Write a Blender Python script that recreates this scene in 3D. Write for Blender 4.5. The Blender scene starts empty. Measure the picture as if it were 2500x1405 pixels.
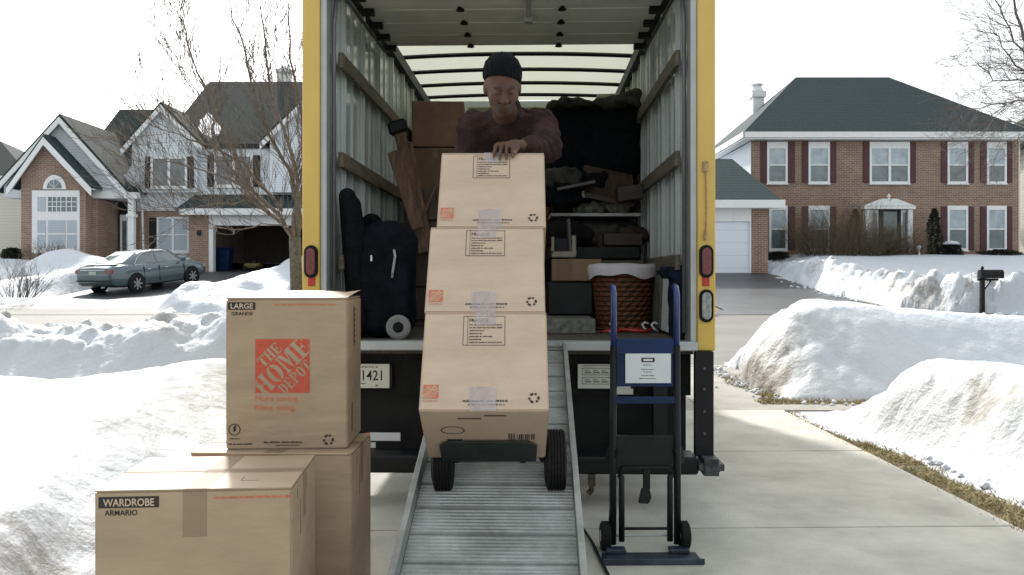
import bpy, bmesh, math, random
import numpy as np
from mathutils import Vector, Matrix

C = bpy.context.scene
R = math.radians
F = 2100.0          # focal length in photograph pixels (2500 wide)
EYE = 1.35          # camera height above the driveway

# ------------------------------------------------------------------ camera
cam = bpy.data.cameras.new("camera")
cam.sensor_width = 36.0
cam.lens = 36.0 * F / 2500.0
cam.shift_y = -0.0130
cam.clip_end = 2000
camo = bpy.data.objects.new("camera", cam)
C.collection.objects.link(camo)
camo.location = (0, 0, EYE)
camo.rotation_euler = (R(90), 0, 0)
C.camera = camo

# ------------------------------------------------------------------ light
SUN_EL, SUN_AZ = 37.0, -18.5       # azimuth from +Y towards +X
w = bpy.data.worlds.new("World"); C.world = w; w.use_nodes = True
nt = w.node_tree; nt.nodes.clear()
sky = nt.nodes.new("ShaderNodeTexSky"); sky.sky_type = 'NISHITA'; sky.sun_disc = False
sky.sun_elevation = R(SUN_EL); sky.sun_rotation = R(SUN_AZ)
sky.air_density = 1.0; sky.dust_density = 4.0; sky.ozone_density = 1.0
hs = nt.nodes.new("ShaderNodeHueSaturation"); hs.inputs['Saturation'].default_value = 0.16
bg = nt.nodes.new("ShaderNodeBackground"); bg.inputs['Strength'].default_value = 0.15
wo = nt.nodes.new("ShaderNodeOutputWorld")
thin = nt.nodes.new("ShaderNodeMix"); thin.data_type = 'RGBA'; thin.inputs[0].default_value = 0.40; thin.inputs[7].default_value = (5.7, 6.2, 6.35, 1)   # thin high cloud over the clear sky
nt.links.new(sky.outputs[0], hs.inputs['Color']); nt.links.new(hs.outputs[0], thin.inputs[6]); nt.links.new(thin.outputs[2], bg.inputs['Color'])
nt.links.new(bg.outputs[0], wo.inputs['Surface'])
sl = bpy.data.lights.new("sun", 'SUN'); sl.energy = 3.3; sl.angle = R(3.0); sl.color = (1.0, 0.965, 0.90)
so = bpy.data.objects.new("sun", sl); C.collection.objects.link(so)
sd = Vector((math.sin(R(SUN_AZ)) * math.cos(R(SUN_EL)), math.cos(R(SUN_AZ)) * math.cos(R(SUN_EL)), math.sin(R(SUN_EL))))
so.rotation_euler = sd.to_track_quat('Z', 'Y').to_euler()
so.location = (0, 0, 20)
C.view_settings.view_transform = 'Standard'; C.view_settings.look = 'None'
C.view_settings.exposure = 0.78; C.view_settings.gamma = 1
C.render.engine = 'CYCLES'
C.cycles.use_denoising = True
C.cycles.max_bounces = 8; C.cycles.transparent_max_bounces = 8
C.cycles.caustics_reflective = False; C.cycles.caustics_refractive = False

# ------------------------------------------------------------------ helpers
def mat(name, col, rough=0.6, metal=0.0, var=0.12, scale=6.0, bump=0.0, bscale=40.0, spec=0.5, col2=None, stretch=None, emit=None, coat=0):
    m = bpy.data.materials.new(name); m.use_nodes = True
    t = m.node_tree; b = t.nodes['Principled BSDF']
    b.inputs['Roughness'].default_value = rough; b.inputs['Metallic'].default_value = metal
    b.inputs['Specular IOR Level'].default_value = spec
    if coat: b.inputs['Coat Weight'].default_value = coat
    c = Vector(col)
    tc = t.nodes.new('ShaderNodeTexCoord'); mp = t.nodes.new('ShaderNodeMapping')
    if stretch: mp.inputs['Scale'].default_value = stretch
    t.links.new(tc.outputs['Object'], mp.inputs['Vector'])
    if var > 0:
        n = t.nodes.new('ShaderNodeTexNoise'); n.inputs['Scale'].default_value = scale; n.inputs['Detail'].default_value = 6
        n.inputs['Roughness'].default_value = 0.65
        r = t.nodes.new('ShaderNodeValToRGB')
        r.color_ramp.elements[0].position = 0.3; r.color_ramp.elements[1].position = 0.7
        c2 = Vector(col2) if col2 else c * (1 - 2 * var)
        r.color_ramp.elements[0].color = (*c2, 1); r.color_ramp.elements[1].color = (*(c * (1 + var * 0.6)), 1)
        t.links.new(mp.outputs[0], n.inputs['Vector']); t.links.new(n.outputs[0], r.inputs[0])
        t.links.new(r.outputs[0], b.inputs['Base Color'])
    else:
        b.inputs['Base Color'].default_value = (*c, 1)
    if bump > 0:
        n2 = t.nodes.new('ShaderNodeTexNoise'); n2.inputs['Scale'].default_value = bscale; n2.inputs['Detail'].default_value = 5
        bp = t.nodes.new('ShaderNodeBump'); bp.inputs['Strength'].default_value = bump; bp.inputs['Distance'].default_value = 0.02
        t.links.new(mp.outputs[0], n2.inputs['Vector']); t.links.new(n2.outputs[0], bp.inputs['Height'])
        t.links.new(bp.outputs[0], b.inputs['Normal'])
    if emit:
        b.inputs['Emission Color'].default_value = (*emit[:3], 1); b.inputs['Emission Strength'].default_value = emit[3]
    return m

def bricks(name, c1, c2, mortar, sx=1.0, rot90=False):
    m = bpy.data.materials.new(name); m.use_nodes = True
    t = m.node_tree; b = t.nodes['Principled BSDF']; b.inputs['Roughness'].default_value = 0.85
    tc = t.nodes.new('ShaderNodeTexCoord'); sp = t.nodes.new('ShaderNodeSeparateXYZ'); cb = t.nodes.new('ShaderNodeCombineXYZ')
    ad = t.nodes.new('ShaderNodeMath'); ad.operation = 'ADD'
    t.links.new(tc.outputs['Object'], sp.inputs[0]); t.links.new(sp.outputs[0], ad.inputs[0]); t.links.new(sp.outputs[1], ad.inputs[1])
    t.links.new(ad.outputs[0], cb.inputs[0]); t.links.new(sp.outputs[2], cb.inputs[1])
    br = t.nodes.new('ShaderNodeTexBrick'); br.inputs['Scale'].default_value = 1.0
    br.inputs['Brick Width'].default_value = 0.24; br.inputs['Row Height'].default_value = 0.085
    br.inputs['Mortar Size'].default_value = 0.009; br.inputs['Mortar Smooth'].default_value = 0.2
    br.inputs['Color1'].default_value = (*c1, 1); br.inputs['Color2'].default_value = (*c2, 1); br.inputs['Mortar'].default_value = (*mortar, 1)
    t.links.new(cb.outputs[0], br.inputs['Vector'])
    n = t.nodes.new('ShaderNodeTexNoise'); n.inputs['Scale'].default_value = 1.3; n.inputs['Detail'].default_value = 5
    mx = t.nodes.new('ShaderNodeMix'); mx.data_type = 'RGBA'; mx.blend_type = 'MULTIPLY'; mx.inputs[0].default_value = 0.5
    t.links.new(tc.outputs['Object'], n.inputs['Vector'])
    rr = t.nodes.new('ShaderNodeValToRGB'); rr.color_ramp.elements[0].position = .3; rr.color_ramp.elements[0].color = (.55, .52, .5, 1); rr.color_ramp.elements[1].position = .7
    t.links.new(n.outputs[0], rr.inputs[0]); t.links.new(br.outputs[0], mx.inputs[6]); t.links.new(rr.outputs[0], mx.inputs[7])
    t.links.new(mx.outputs[2], b.inputs['Base Color'])
    return m

def banded(name, c1, c2, period, rough=0.7, duty=0.12, axis=2, var=0.0, metal=0.0, nscale=3.0):
    """horizontal lap / course lines along one object axis"""
    m = bpy.data.materials.new(name); m.use_nodes = True
    t = m.node_tree; b = t.nodes['Principled BSDF']; b.inputs['Roughness'].default_value = rough; b.inputs['Metallic'].default_value = metal; b.inputs['Specular IOR Level'].default_value = .5 if rough < .5 else .15
    tc = t.nodes.new('ShaderNodeTexCoord'); sp = t.nodes.new('ShaderNodeSeparateXYZ')
    t.links.new(tc.outputs['Object'], sp.inputs[0])
    mu = t.nodes.new('ShaderNodeMath'); mu.operation = 'MULTIPLY'; mu.inputs[1].default_value = 1 / period
    fr = t.nodes.new('ShaderNodeMath'); fr.operation = 'FRACT'
    lt = t.nodes.new('ShaderNodeMath'); lt.operation = 'LESS_THAN'; lt.inputs[1].default_value = duty
    t.links.new(sp.outputs[axis], mu.inputs[0]); t.links.new(mu.outputs[0], fr.inputs[0]); t.links.new(fr.outputs[0], lt.inputs[0])
    mx = t.nodes.new('ShaderNodeMix'); mx.data_type = 'RGBA'
    mx.inputs[6].default_value = (*c1, 1); mx.inputs[7].default_value = (*c2, 1)
    t.links.new(lt.outputs[0], mx.inputs[0])
    out = mx.outputs[2]
    if var > 0:
        n = t.nodes.new('ShaderNodeTexNoise'); n.inputs['Scale'].default_value = nscale; n.inputs['Detail'].default_value = 8; n.inputs['Roughness'].default_value = .75
        rr = t.nodes.new('ShaderNodeValToRGB'); rr.color_ramp.elements[0].position = .3; rr.color_ramp.elements[1].position = .7
        k = 1 - 2 * var; rr.color_ramp.elements[0].color = (k, k, k, 1)
        m2 = t.nodes.new('ShaderNodeMix'); m2.data_type = 'RGBA'; m2.blend_type = 'MULTIPLY'; m2.inputs[0].default_value = 1
        t.links.new(tc.outputs['Object'], n.inputs['Vector']); t.links.new(n.outputs[0], rr.inputs[0])
        t.links.new(out, m2.inputs[6]); t.links.new(rr.outputs[0], m2.inputs[7]); out = m2.outputs[2]
    t.links.new(out, b.inputs['Base Color'])
    return m

ORG = {}
class MB:
    """collects shapes and links them as one mesh object"""
    def __init__(s): s.v = []; s.f = []; s.m = []; s.mi = 0
    def add(s, vs, fs):
        o = len(s.v); s.v += [tuple(p) for p in vs]; s.f += [tuple(o + i for i in f) for f in fs]; s.m += [s.mi] * len(fs); return s
    def box(s, x0, x1, y0, y1, z0, z1):
        vs = [(x, y, z) for z in (z0, z1) for y in (y0, y1) for x in (x0, x1)]
        return s.add(vs, [(0, 2, 3, 1), (4, 5, 7, 6), (0, 1, 5, 4), (2, 6, 7, 3), (0, 4, 6, 2), (1, 3, 7, 5)])
    def obox(s, c, ax, ay, az):
        c, ax, ay, az = map(Vector, (c, ax, ay, az)); vs = []
        for k in (-1, 1):
            for j in (-1, 1):
                for i in (-1, 1): vs.append(c + ax * i + ay * j + az * k)
        return s.add(vs, [(0, 2, 3, 1), (4, 5, 7, 6), (0, 1, 5, 4), (2, 6, 7, 3), (0, 4, 6, 2), (1, 3, 7, 5)])
    def beam(s, a, b, wd, ht, up=(0, 0, 1)):
        a, b = Vector(a), Vector(b); d = b - a; u = Vector(up); sx = d.cross(u)
        if sx.length < 1e-6: sx = d.cross(Vector((0, 1, 0)))
        sx.normalize(); uu = sx.cross(d).normalized()
        return s.obox((a + b) / 2, d / 2, sx * wd / 2, uu * ht / 2)
    def prism(s, pts, y0, y1):
        """polygon of (x,z) extruded from y0 (front) to y1"""
        n = len(pts); vs = [(x, y0, z) for x, z in pts] + [(x, y1, z) for x, z in pts]
        area = sum(pts[i][0] * pts[(i + 1) % n][1] - pts[(i + 1) % n][0] * pts[i][1] for i in range(n))
        fs = [tuple(range(n)), tuple(range(2 * n - 1, n - 1, -1))] + [(i, i + n, (i + 1) % n + n, (i + 1) % n) for i in range(n)]
        if area < 0: fs = [tuple(reversed(f)) for f in fs]
        return s.add(vs, fs)
    def slab(s, pts, t):
        """3D polygon thickened by vector t"""
        t = Vector(t); n = len(pts); a = [Vector(p) for p in pts]; vs = a + [p + t for p in a]
        fs = [tuple(range(n - 1, -1, -1)), tuple(range(n, 2 * n))] + [(i, (i + 1) % n, (i + 1) % n + n, i + n) for i in range(n)]
        return s.add(vs, fs)
    def tube(s, path, rad, n=8, cap=True):
        P = [Vector(p) for p in path]; m = len(P)
        if not isinstance(rad, (list, tuple)): rad = [rad] * m
        t = (P[1] - P[0]).normalized(); ref = Vector((0, 0, 1)) if abs(t.z) < .9 else Vector((1, 0, 0))
        a = t.cross(ref).normalized(); vs = []
        for i in range(m):
            if i == 0: t = P[1] - P[0]
            elif i == m - 1: t = P[-1] - P[-2]
            else: t = (P[i + 1] - P[i]).normalized() + (P[i] - P[i - 1]).normalized()
            if t.length < 1e-9: t = P[i] - P[i - 1]
            t.normalize(); a = (a - t * a.dot(t))
            if a.length < 1e-6: a = t.orthogonal()
            a.normalize(); b = t.cross(a)
            for k in range(n):
                th = 2 * math.pi * k / n; vs.append(P[i] + (a * math.cos(th) + b * math.sin(th)) * rad[i])
        fs = [(i * n + k, i * n + (k + 1) % n, (i + 1) * n + (k + 1) % n, (i + 1) * n + k) for i in range(m - 1) for k in range(n)]
        if cap: fs += [tuple(range(n - 1, -1, -1)), tuple((m - 1) * n + k for k in range(n))]
        return s.add(vs, fs)
    def lathe(s, prof, c, axis='z', n=24):
        """prof: list of (r, h)"""
        vs = []; m = len(prof)
        for r, h in prof:
            for k in range(n):
                th = 2 * math.pi * k / n; x, y = r * math.cos(th), r * math.sin(th)
                if axis == 'z': p = (x, y, h)
                elif axis == 'x': p = (h, x, y)
                else: p = (x, -h, y)
                vs.append((p[0] + c[0], p[1] + c[1], p[2] + c[2]))
        fs = [(i * n + k, i * n + (k + 1) % n, (i + 1) * n + (k + 1) % n, (i + 1) * n + k) for i in range(m - 1) for k in range(n)]
        fs += [tuple(range(n - 1, -1, -1)), tuple((m - 1) * n + k for k in range(n))]
        return s.add(vs, fs)
    def build(s, name, m, parent=None, smooth=False, bevel=0, seg=1, fix=True):
        me = bpy.data.meshes.new(name)
        o = ORG.get(parent.name, (0, 0, 0)) if parent else (0, 0, 0)
        me.from_pydata([(p[0] - o[0], p[1] - o[1], p[2] - o[2]) for p in s.v], [], s.f)
        ms = m if isinstance(m, (list, tuple)) else [m]
        for x in ms: me.materials.append(x)
        if len(ms) > 1: me.polygons.foreach_set('material_index', s.m)
        if fix or bevel:
            b = bmesh.new(); b.from_mesh(me)
            bmesh.ops.remove_doubles(b, verts=b.verts, dist=1e-6)
            if bevel: bmesh.ops.bevel(b, geom=list(b.edges), offset=bevel, segments=seg, affect='EDGES', clamp_overlap=True)
            bmesh.ops.recalc_face_normals(b, faces=b.faces); b.to_mesh(me); b.free()
        if smooth: me.polygons.foreach_set('use_smooth', [True] * len(me.polygons))
        me.update()
        ob = bpy.data.objects.new(name, me); C.collection.objects.link(ob)
        if parent: ob.parent = parent; ORG[ob.name] = o
        return ob

def tag(o, label=None, cat=None, group=None, kind=None):
    if label: o['label'] = label
    if cat: o['category'] = cat
    if group: o['group'] = group
    if kind: o['kind'] = kind
    return o

def thing(name, label, cat, loc=(0, 0, 0), rot=(0, 0, 0), group=None, local=False):
    o = bpy.data.objects.new(name, None); o.empty_display_size = .1; C.collection.objects.link(o)
    o.location = loc; o.rotation_euler = rot; tag(o, label, cat, group)
    ORG[o.name] = (0, 0, 0) if local else tuple(loc)
    return o

def struct(o): o['kind'] = 'structure'; return o

def smooth_by_angle(o, deg=35):
    me = o.data; me.polygons.foreach_set('use_smooth', [True] * len(me.polygons))
    b = bmesh.new(); b.from_mesh(me)
    for e in b.edges:
        if len(e.link_faces) == 2 and e.calc_face_angle(0) > R(deg): e.smooth = False
    b.to_mesh(me); b.free(); return o

def text_into(mb, s, wd, ht, org, rt, up, bold=0.0, shear=0.0):
    """lettering scaled to wd x ht, lower left corner at org"""
    cu = bpy.data.curves.new('t', 'FONT'); cu.body = s; cu.offset = bold; cu.shear = shear; cu.resolution_u = 3
    ob = bpy.data.objects.new('t', cu); C.collection.objects.link(ob)
    dg = bpy.context.evaluated_depsgraph_get(); me = bpy.data.meshes.new_from_object(ob.evaluated_get(dg))
    bpy.data.objects.remove(ob)
    xs = [v.co.x for v in me.vertices]; ys = [v.co.y for v in me.vertices]
    x0, x1, y0, y1 = min(xs), max(xs), min(ys), max(ys)
    org, rt, up = Vector(org), Vector(rt), Vector(up)
    vs = [org + rt * ((v.co.x - x0) / (x1 - x0) * wd) + up * ((v.co.y - y0) / (y1 - y0) * ht) for v in me.vertices]
    mb.add(vs, [tuple(p.vertices) for p in me.polygons]); bpy.data.meshes.remove(me)

def flat(mb, org, rt, up, x0, x1, y0, y1):
    org, rt, up = Vector(org), Vector(rt), Vector(up)
    mb.add([org + rt * x0 + up * y0, org + rt * x1 + up * y0, org + rt * x1 + up * y1, org + rt * x0 + up * y1], [(0, 1, 2, 3)])

def hsh(ix, iy, seed):
    n = (ix.astype(np.int64) * 374761393 + iy.astype(np.int64) * 668265263 + seed * 1442695) & 0x7fffffff
    n = ((n ^ (n >> 13)) * 1274126177) & 0x7fffffff
    n = n ^ (n >> 16)
    return (n & 0xffff) / 65535.0
def vn(x, y, seed=0):
    x = np.asarray(x, float); y = np.asarray(y, float)
    ix, iy = np.floor(x), np.floor(y); fx, fy = x - ix, y - iy
    fx = fx * fx * (3 - 2 * fx); fy = fy * fy * (3 - 2 * fy)
    a = hsh(ix, iy, seed); b = hsh(ix + 1, iy, seed); c = hsh(ix, iy + 1, seed); d = hsh(ix + 1, iy + 1, seed)
    return (a * (1 - fx) + b * fx) * (1 - fy) + (c * (1 - fx) + d * fx) * fy
def fbm(x, y, seed=0, o=5, g=0.5):
    s = 0; a = 1; t = 0
    for i in range(o):
        s = s + a * vn(x * 2 ** i + 13.7 * i, y * 2 ** i + 7.1 * i, seed + i); t += a; a *= g
    return s / t
def lumps(x, y, f, seed):
    X = np.asarray(x, float) * f; Y = np.asarray(y, float) * f; ix, iy = np.floor(X), np.floor(Y); best = np.full(X.shape, 9.0); val = np.zeros(X.shape)
    for i in (-1, 0, 1):
        for j in (-1, 0, 1):
            cx, cy = ix + i, iy + j; px = cx + .15 + .7 * hsh(cx, cy, seed); py = cy + .15 + .7 * hsh(cx, cy, seed + 5)
            d = np.hypot(X - px, Y - py); m = d < best; best = np.where(m, d, best); val = np.where(m, hsh(cx, cy, seed + 9), val)
    return val * (1 - np.clip(best / .75, 0, 1) ** 2.5)
def ss(a, b, x):
    t = np.clip((x - a) / (b - a), 0, 1); return t * t * (3 - 2 * t)

# ------------------------------------------------------------------ materials
M = {}
M['concrete'] = mat('concrete', (.53, .515, .455), .8, var=.17, scale=1.7, bump=.25, bscale=70)
M['walk'] = mat('walk_concrete', (.31, .30, .265), .8, var=.2, scale=1.6, bump=.3, bscale=60)
M['street'] = mat('street_paving', (.155, .148, .132), .75, var=.18, scale=.7, bump=.3, bscale=50, stretch=(.4, 1, 1))
M['asphalt'] = mat('wet_asphalt', (.052, .055, .060), .45, var=.3, scale=.8, bump=.4, bscale=60)
M['earth'] = mat('earth', (.20, .165, .095), .95, var=.35, scale=9, bump=.9, bscale=60)
M['grass'] = mat('dead_grass', (.36, .29, .16), .9, var=.45, scale=9, col2=(.13, .12, .055))
M['yellow'] = mat('yellow_paint', (.60, .41, .075), .32, var=.05, scale=3, coat=.3)
M['post'] = mat('post_aluminium', (.50, .54, .53), .4, .35, var=.05, scale=2)
M['alu'] = mat('aluminium', (.62, .66, .66), .42, .85, var=.12, scale=8, bump=.1, bscale=120)
M['galv'] = mat('galvanised_frame', (.42, .44, .44), .5, .4, var=.08, scale=5)
M['ramp'] = mat('ramp_aluminium', (.43, .455, .44), .5, .5, var=.16, scale=5, bump=.15, bscale=90, col2=(.25, .265, .25))
M['frp'] = mat('wall_panel', (.50, .55, .54), .16, 0, var=.06, scale=1.0, bump=.012, bscale=3, spec=.6)
M['wood'] = mat('rail_wood', (.15, .125, .09), .7, var=.3, scale=9, stretch=(6, .6, 6), bump=.3)
M['blk'] = mat('black_paint', (.009, .010, .011), .5, var=.25, scale=7, spec=.25)
M['blkr'] = mat('black_rubber', (.013, .013, .013), .8, var=.2, scale=20, bump=.3, spec=.2)
M['cloth'] = mat('black_cloth', (.008, .010, .013), .95, var=.3, scale=15, bump=.5, bscale=30, spec=.12)
M['card'] = mat('cardboard', (.54, .41, .305), .55, var=.10, scale=1.8, bump=.40, bscale=4.5, stretch=(1, 1, 3))
M['card2'] = mat('brown_cardboard', (.385, .285, .19), .55, var=.12, scale=1.8, bump=.5, bscale=4, stretch=(1, 1, 3))
M['ink'] = mat('black_ink', (.035, .03, .02), .8, var=.2, scale=60)
M['orange'] = mat('orange_ink', (.50, .085, .045), .75, var=.1, scale=40)
M['orange2'] = mat('faded_orange_ink', (.60, .17, .09), .75, var=.15, scale=60)
M['tape'] = mat('clear_tape', (.30, .20, .12), .2, var=.08, scale=8, spec=.8)
M['tape'].node_tree.nodes['Principled BSDF'].inputs['Alpha'].default_value = .18
M['tape2'] = mat('whitish_tape', (.66, .60, .62), .2, var=.2, scale=14, spec=.7)
M['tape2'].node_tree.nodes['Principled BSDF'].inputs['Alpha'].default_value = .28
M['white'] = mat('white_paint', (.72, .73, .73), .5, var=.04, scale=5)
M['red'] = mat('red_reflector', (.45, .03, .02), .25, var=.1)
M['paper'] = mat('white_paper', (.62, .66, .68), .7, var=.05)
M['blue'] = mat('blue_paint', (.010, .028, .15), .3, var=.15, scale=8, coat=.3)
M['dblue'] = mat('dark_blue_paint', (.006, .026, .095), .45, var=.3, scale=8, spec=.25)
M['slate'] = mat('worn_blue_steel', (.042, .060, .085), .45, .3, var=.35, scale=9)

# ------------------------------------------------------------------ terrain
TY = [(-50, 0), (12.8, 0), (22.5, .30), (26, .44), (29.5, .66), (32, .92), (36, 1.40), (38.5, 1.46), (41, 1.60), (60, 1.9), (400, 3)]
TYX = np.array([p[0] for p in TY]); TYZ = np.array([p[1] for p in TY])
def gz(x, y): return np.interp(y, TYX, TYZ) + 0 * np.asarray(x, float)

def grid(name, xs, ys, zf, m, keep=None, attr=None, smooth=True):
    X, Y = np.meshgrid(xs, ys); Z = zf(X, Y); nx, ny = len(xs), len(ys)
    idx = np.arange(nx * ny).reshape(ny, nx)
    q = np.stack([idx[:-1, :-1], idx[:-1, 1:], idx[1:, 1:], idx[1:, :-1]], -1).reshape(-1, 4)
    if keep is not None:
        K = keep(X, Y, Z).ravel(); q = q[K[q].any(1)]
    used = np.unique(q); rm = -np.ones(nx * ny, int); rm[used] = np.arange(len(used)); q = rm[q]
    V = np.stack([X.ravel(), Y.ravel(), Z.ravel()], 1)[used]
    me = bpy.data.meshes.new(name); me.from_pydata(V.tolist(), [], q.tolist()); me.materials.append(m)
    if smooth: me.polygons.foreach_set('use_smooth', [True] * len(me.polygons))
    if attr is not None:
        A = attr(X, Y, Z).ravel()[used]; a = me.attributes.new('dirt', 'FLOAT', 'POINT'); a.data.foreach_set('value', A.astype(np.float32))
    me.update(); o = bpy.data.objects.new(name, me); C.collection.objects.link(o); return o

def strip(name, m, ys, xl, xr, off, n=8):
    """a sheet following the terrain, edges given at each y"""
    v = []; f = []
    for y, a, b in zip(ys, xl, xr):
        for k in range(n + 1): v.append((a + (b - a) * k / n, y, float(gz(0, y)) + off))
    for i in range(len(ys) - 1):
        for k in range(n): f.append((i * (n + 1) + k, i * (n + 1) + k + 1, (i + 1) * (n + 1) + k + 1, (i + 1) * (n + 1) + k))
    mb = MB(); mb.add(v, f); return struct(mb.build(name, m, fix=False))

gx = np.concatenate([np.linspace(-400, -60, 18), np.linspace(-55, 55, 56), np.linspace(60, 400, 18)])
gy = np.concatenate([np.linspace(-60, 10, 15), np.linspace(12.8, 41, 60), np.linspace(45, 500, 24)])
struct(grid('ground', gx, gy, lambda x, y: gz(x, y) - .03, M['earth']))
# driveway slabs: real slabs with open joints
mb = MB()
jy = [-3.5, -1.4, .6, 2.55, 4.55, 6.52, 8.55]
for i in range(len(jy) - 1):
    for (xa, xb) in ((-2.0, 2.70),):
        t = .022
        a, b = jy[i] + .009, jy[i + 1] - .009
        mb.slab([(xa, a - t * 2, -.02), (xb, a + t * 3, -.02), (xb, b + (t * 3 if i < 5 else 0), -.02), (xa, b - (t * 2 if i < 5 else 0), -.02)], (0, 0, .02))
struct(mb.build('driveway', M['concrete'], bevel=.003))
mb = MB()
x = -30.0
while x < 30:
    mb.box(x + .005, x + 1.515, 8.565, 10.0, -.02, -.004); x += 1.52
struct(mb.build('sidewalk', M['walk'], bevel=.003))
struct(MB().slab([(-2.3, 10.01, -.02), (2.9, 10.01, -.02), (4.0, 12.6, -.02), (-3.4, 12.6, -.02)], (0, 0, .014)).build('driveway_apron', M['walk']))
struct(MB().box(-60, 60, 12.61, 12.78, -.03, .0).build('curb', M['walk'], bevel=.01))
strip('street', M['street'], [12.8, 15, 18, 22.3], [-120] * 4, [120] * 4, -.004, 20)
strip('neighbour_driveway', M['asphalt'], [22.31, 24, 26, 29, 32, 34, 36], [5.0, 5.9, 6, 5.9, 5.8, 5.5, 5.5], [13, 11.3, 10.9, 10.8, 10.8, 10.6, 10.6], .006)
strip('asphalt_drive', M['asphalt'], [24.4, 26, 29, 32, 34, 36, 38.5, 43], [-15.2, -15.2, -15.2, -15.0, -14.5, -14, -13.8, -13.8], [-9.3, -9.4, -9.6, -9.6, -9.6, -9.6, -9.6, -9.6], .006)
strip('drive_apron', mat('worn_apron', (.14, .135, .122), .75, var=.2, scale=.8), [22.31, 23.4, 24.39], [-17.5, -16, -15.2], [-8.2, -9, -9.3], .006)

# ------------------------------------------------------------------ snow
def snow_mat():
    m = bpy.data.materials.new('snow'); m.use_nodes = True; t = m.node_tree; b = t.nodes['Principled BSDF']
    b.inputs['Roughness'].default_value = .55; b.inputs['Specular IOR Level'].default_value = .3
    tc = t.nodes.new('ShaderNodeTexCoord')
    n = t.nodes.new('ShaderNodeTexNoise'); n.inputs['Scale'].default_value = 5; n.inputs['Detail'].default_value = 9; n.inputs['Roughness'].default_value = .7
    t.links.new(tc.outputs['Object'], n.inputs['Vector'])
    at = t.nodes.new('ShaderNodeAttribute'); at.attribute_name = 'dirt'
    # dirt = smooth(noise + attr)
    ad = t.nodes.new('ShaderNodeMath'); ad.operation = 'MULTIPLY_ADD'; ad.inputs[1].default_value = 1.0
    t.links.new(at.outputs['Fac'], ad.inputs[0]); t.links.new(n.outputs[0], ad.inputs[2])
    r = t.nodes.new('ShaderNodeValToRGB'); e = r.color_ramp.elements
    e[0].position = .58; e[0].color = (.52, .545, .585, 1); e[1].position = 1.15; e[1].color = (.20, .18, .15, 1)
    x = e.new(.78); x.color = (.34, .335, .33, 1)
    t.links.new(ad.outputs[0], r.inputs[0]); t.links.new(r.outputs[0], b.inputs['Base Color'])
    n2 = t.nodes.new('ShaderNodeTexNoise'); n2.inputs['Scale'].default_value = 9; n2.inputs['Detail'].default_value = 10; n2.inputs['Roughness'].default_value = .62
    t.links.new(tc.outputs['Object'], n2.inputs['Vector'])
    bp = t.nodes.new('ShaderNodeBump'); bp.inputs['Strength'].default_value = .55; bp.inputs['Distance'].default_value = .06
    t.links.new(n2.outputs[0], bp.inputs['Height']); t.links.new(bp.outputs[0], b.inputs['Normal'])
    return m
M['snow'] = snow_mat()

def h_left(x, y):       # lawn left of the driveway
    e = -1.52 + .10 * (fbm(x * .8, y * .8, 3) - .5) - .12 * ss(4.5, 8, y)
    t = e - x
    h = .16 * ss(-.02, .22, t) + (.27 - .01 * ss(3.6, 4.6, y)) * ss(.24 - .2 * ss(3.4, 4.6, y), .52 + .5 * ss(3.4, 4.6, y), t + .25 * (fbm(x * 1.1, y * 1.1, 12) - .5)) + .10 * np.exp(-((t - 1.1) / .55) ** 2)
    h = h + .16 * (fbm(x * .55, y * .55, 11, 4) - .5) * ss(0, .5, t) + .09 * (fbm(x * 2.2, y * 1.5, 21, 5) - .5) * ss(.0, .3, t)
    h = h + (.09 * np.abs(fbm(x * 1.9 + y, y * 1.3, 31, 4) - .5) + .025 * np.abs(fbm(x * 8, y * 5, 32, 3) - .5)) * ss(0, .3, t)
    h = h + .13 * ss(6.0, 8.0, y) * np.exp(-((x + 2.2) / 1.0) ** 2)
    h = h + (.05 * lumps(x, y * .8, 1.6, 311) + .025 * lumps(x, y, 4, 312)) * ss(.1, .6, t) * ss(.42, .62, fbm(x * .5, y * .5, 313))
    h = h * (1 - ss(8.05, 8.6, y + .15 * fbm(x, y, 5)))
    return np.where(t < -.02, -.06, h - .015)
def h_lbank(x, y):      # ploughed bank between sidewalk and street, left
    e = -2.25 + .25 * (fbm(x, y, 41) - .5)
    t = ss(-.05, 1.0, e - x)
    c = .60 + .16 * ss(-5.5, -3.4, x) + .22 * (fbm(x * .7, 0 * y, 6) - .5) + .05 * ss(-5, -9, x)
    pr = ss(10.25, 11.45, y) * (1 - ss(12.2, 12.95, y + .3 * (fbm(x * 1.2, y, 9) - .5)))
    cr = .36 * (fbm(x * 2.2, y * 2.2, 51, 5) - .5) + .30 * np.maximum(0, fbm(x * 4.5, y * 4.5, 52, 4) - .5)
    cr = cr + (.17 * lumps(x + .2 * y, y, 2.6, 301) + .09 * lumps(x, y, 5.5, 302) - .08) * (.45 + .55 * ss(.42, .6, fbm(x * .6, y * .6, 303)))
    return (c * pr + cr * ss(10.45, 11.2, y) * pr + .05 * (fbm(x * 1.5, y * 1.5, 8) - .5) * pr) * t - .02 * (1 - pr * t)
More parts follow.
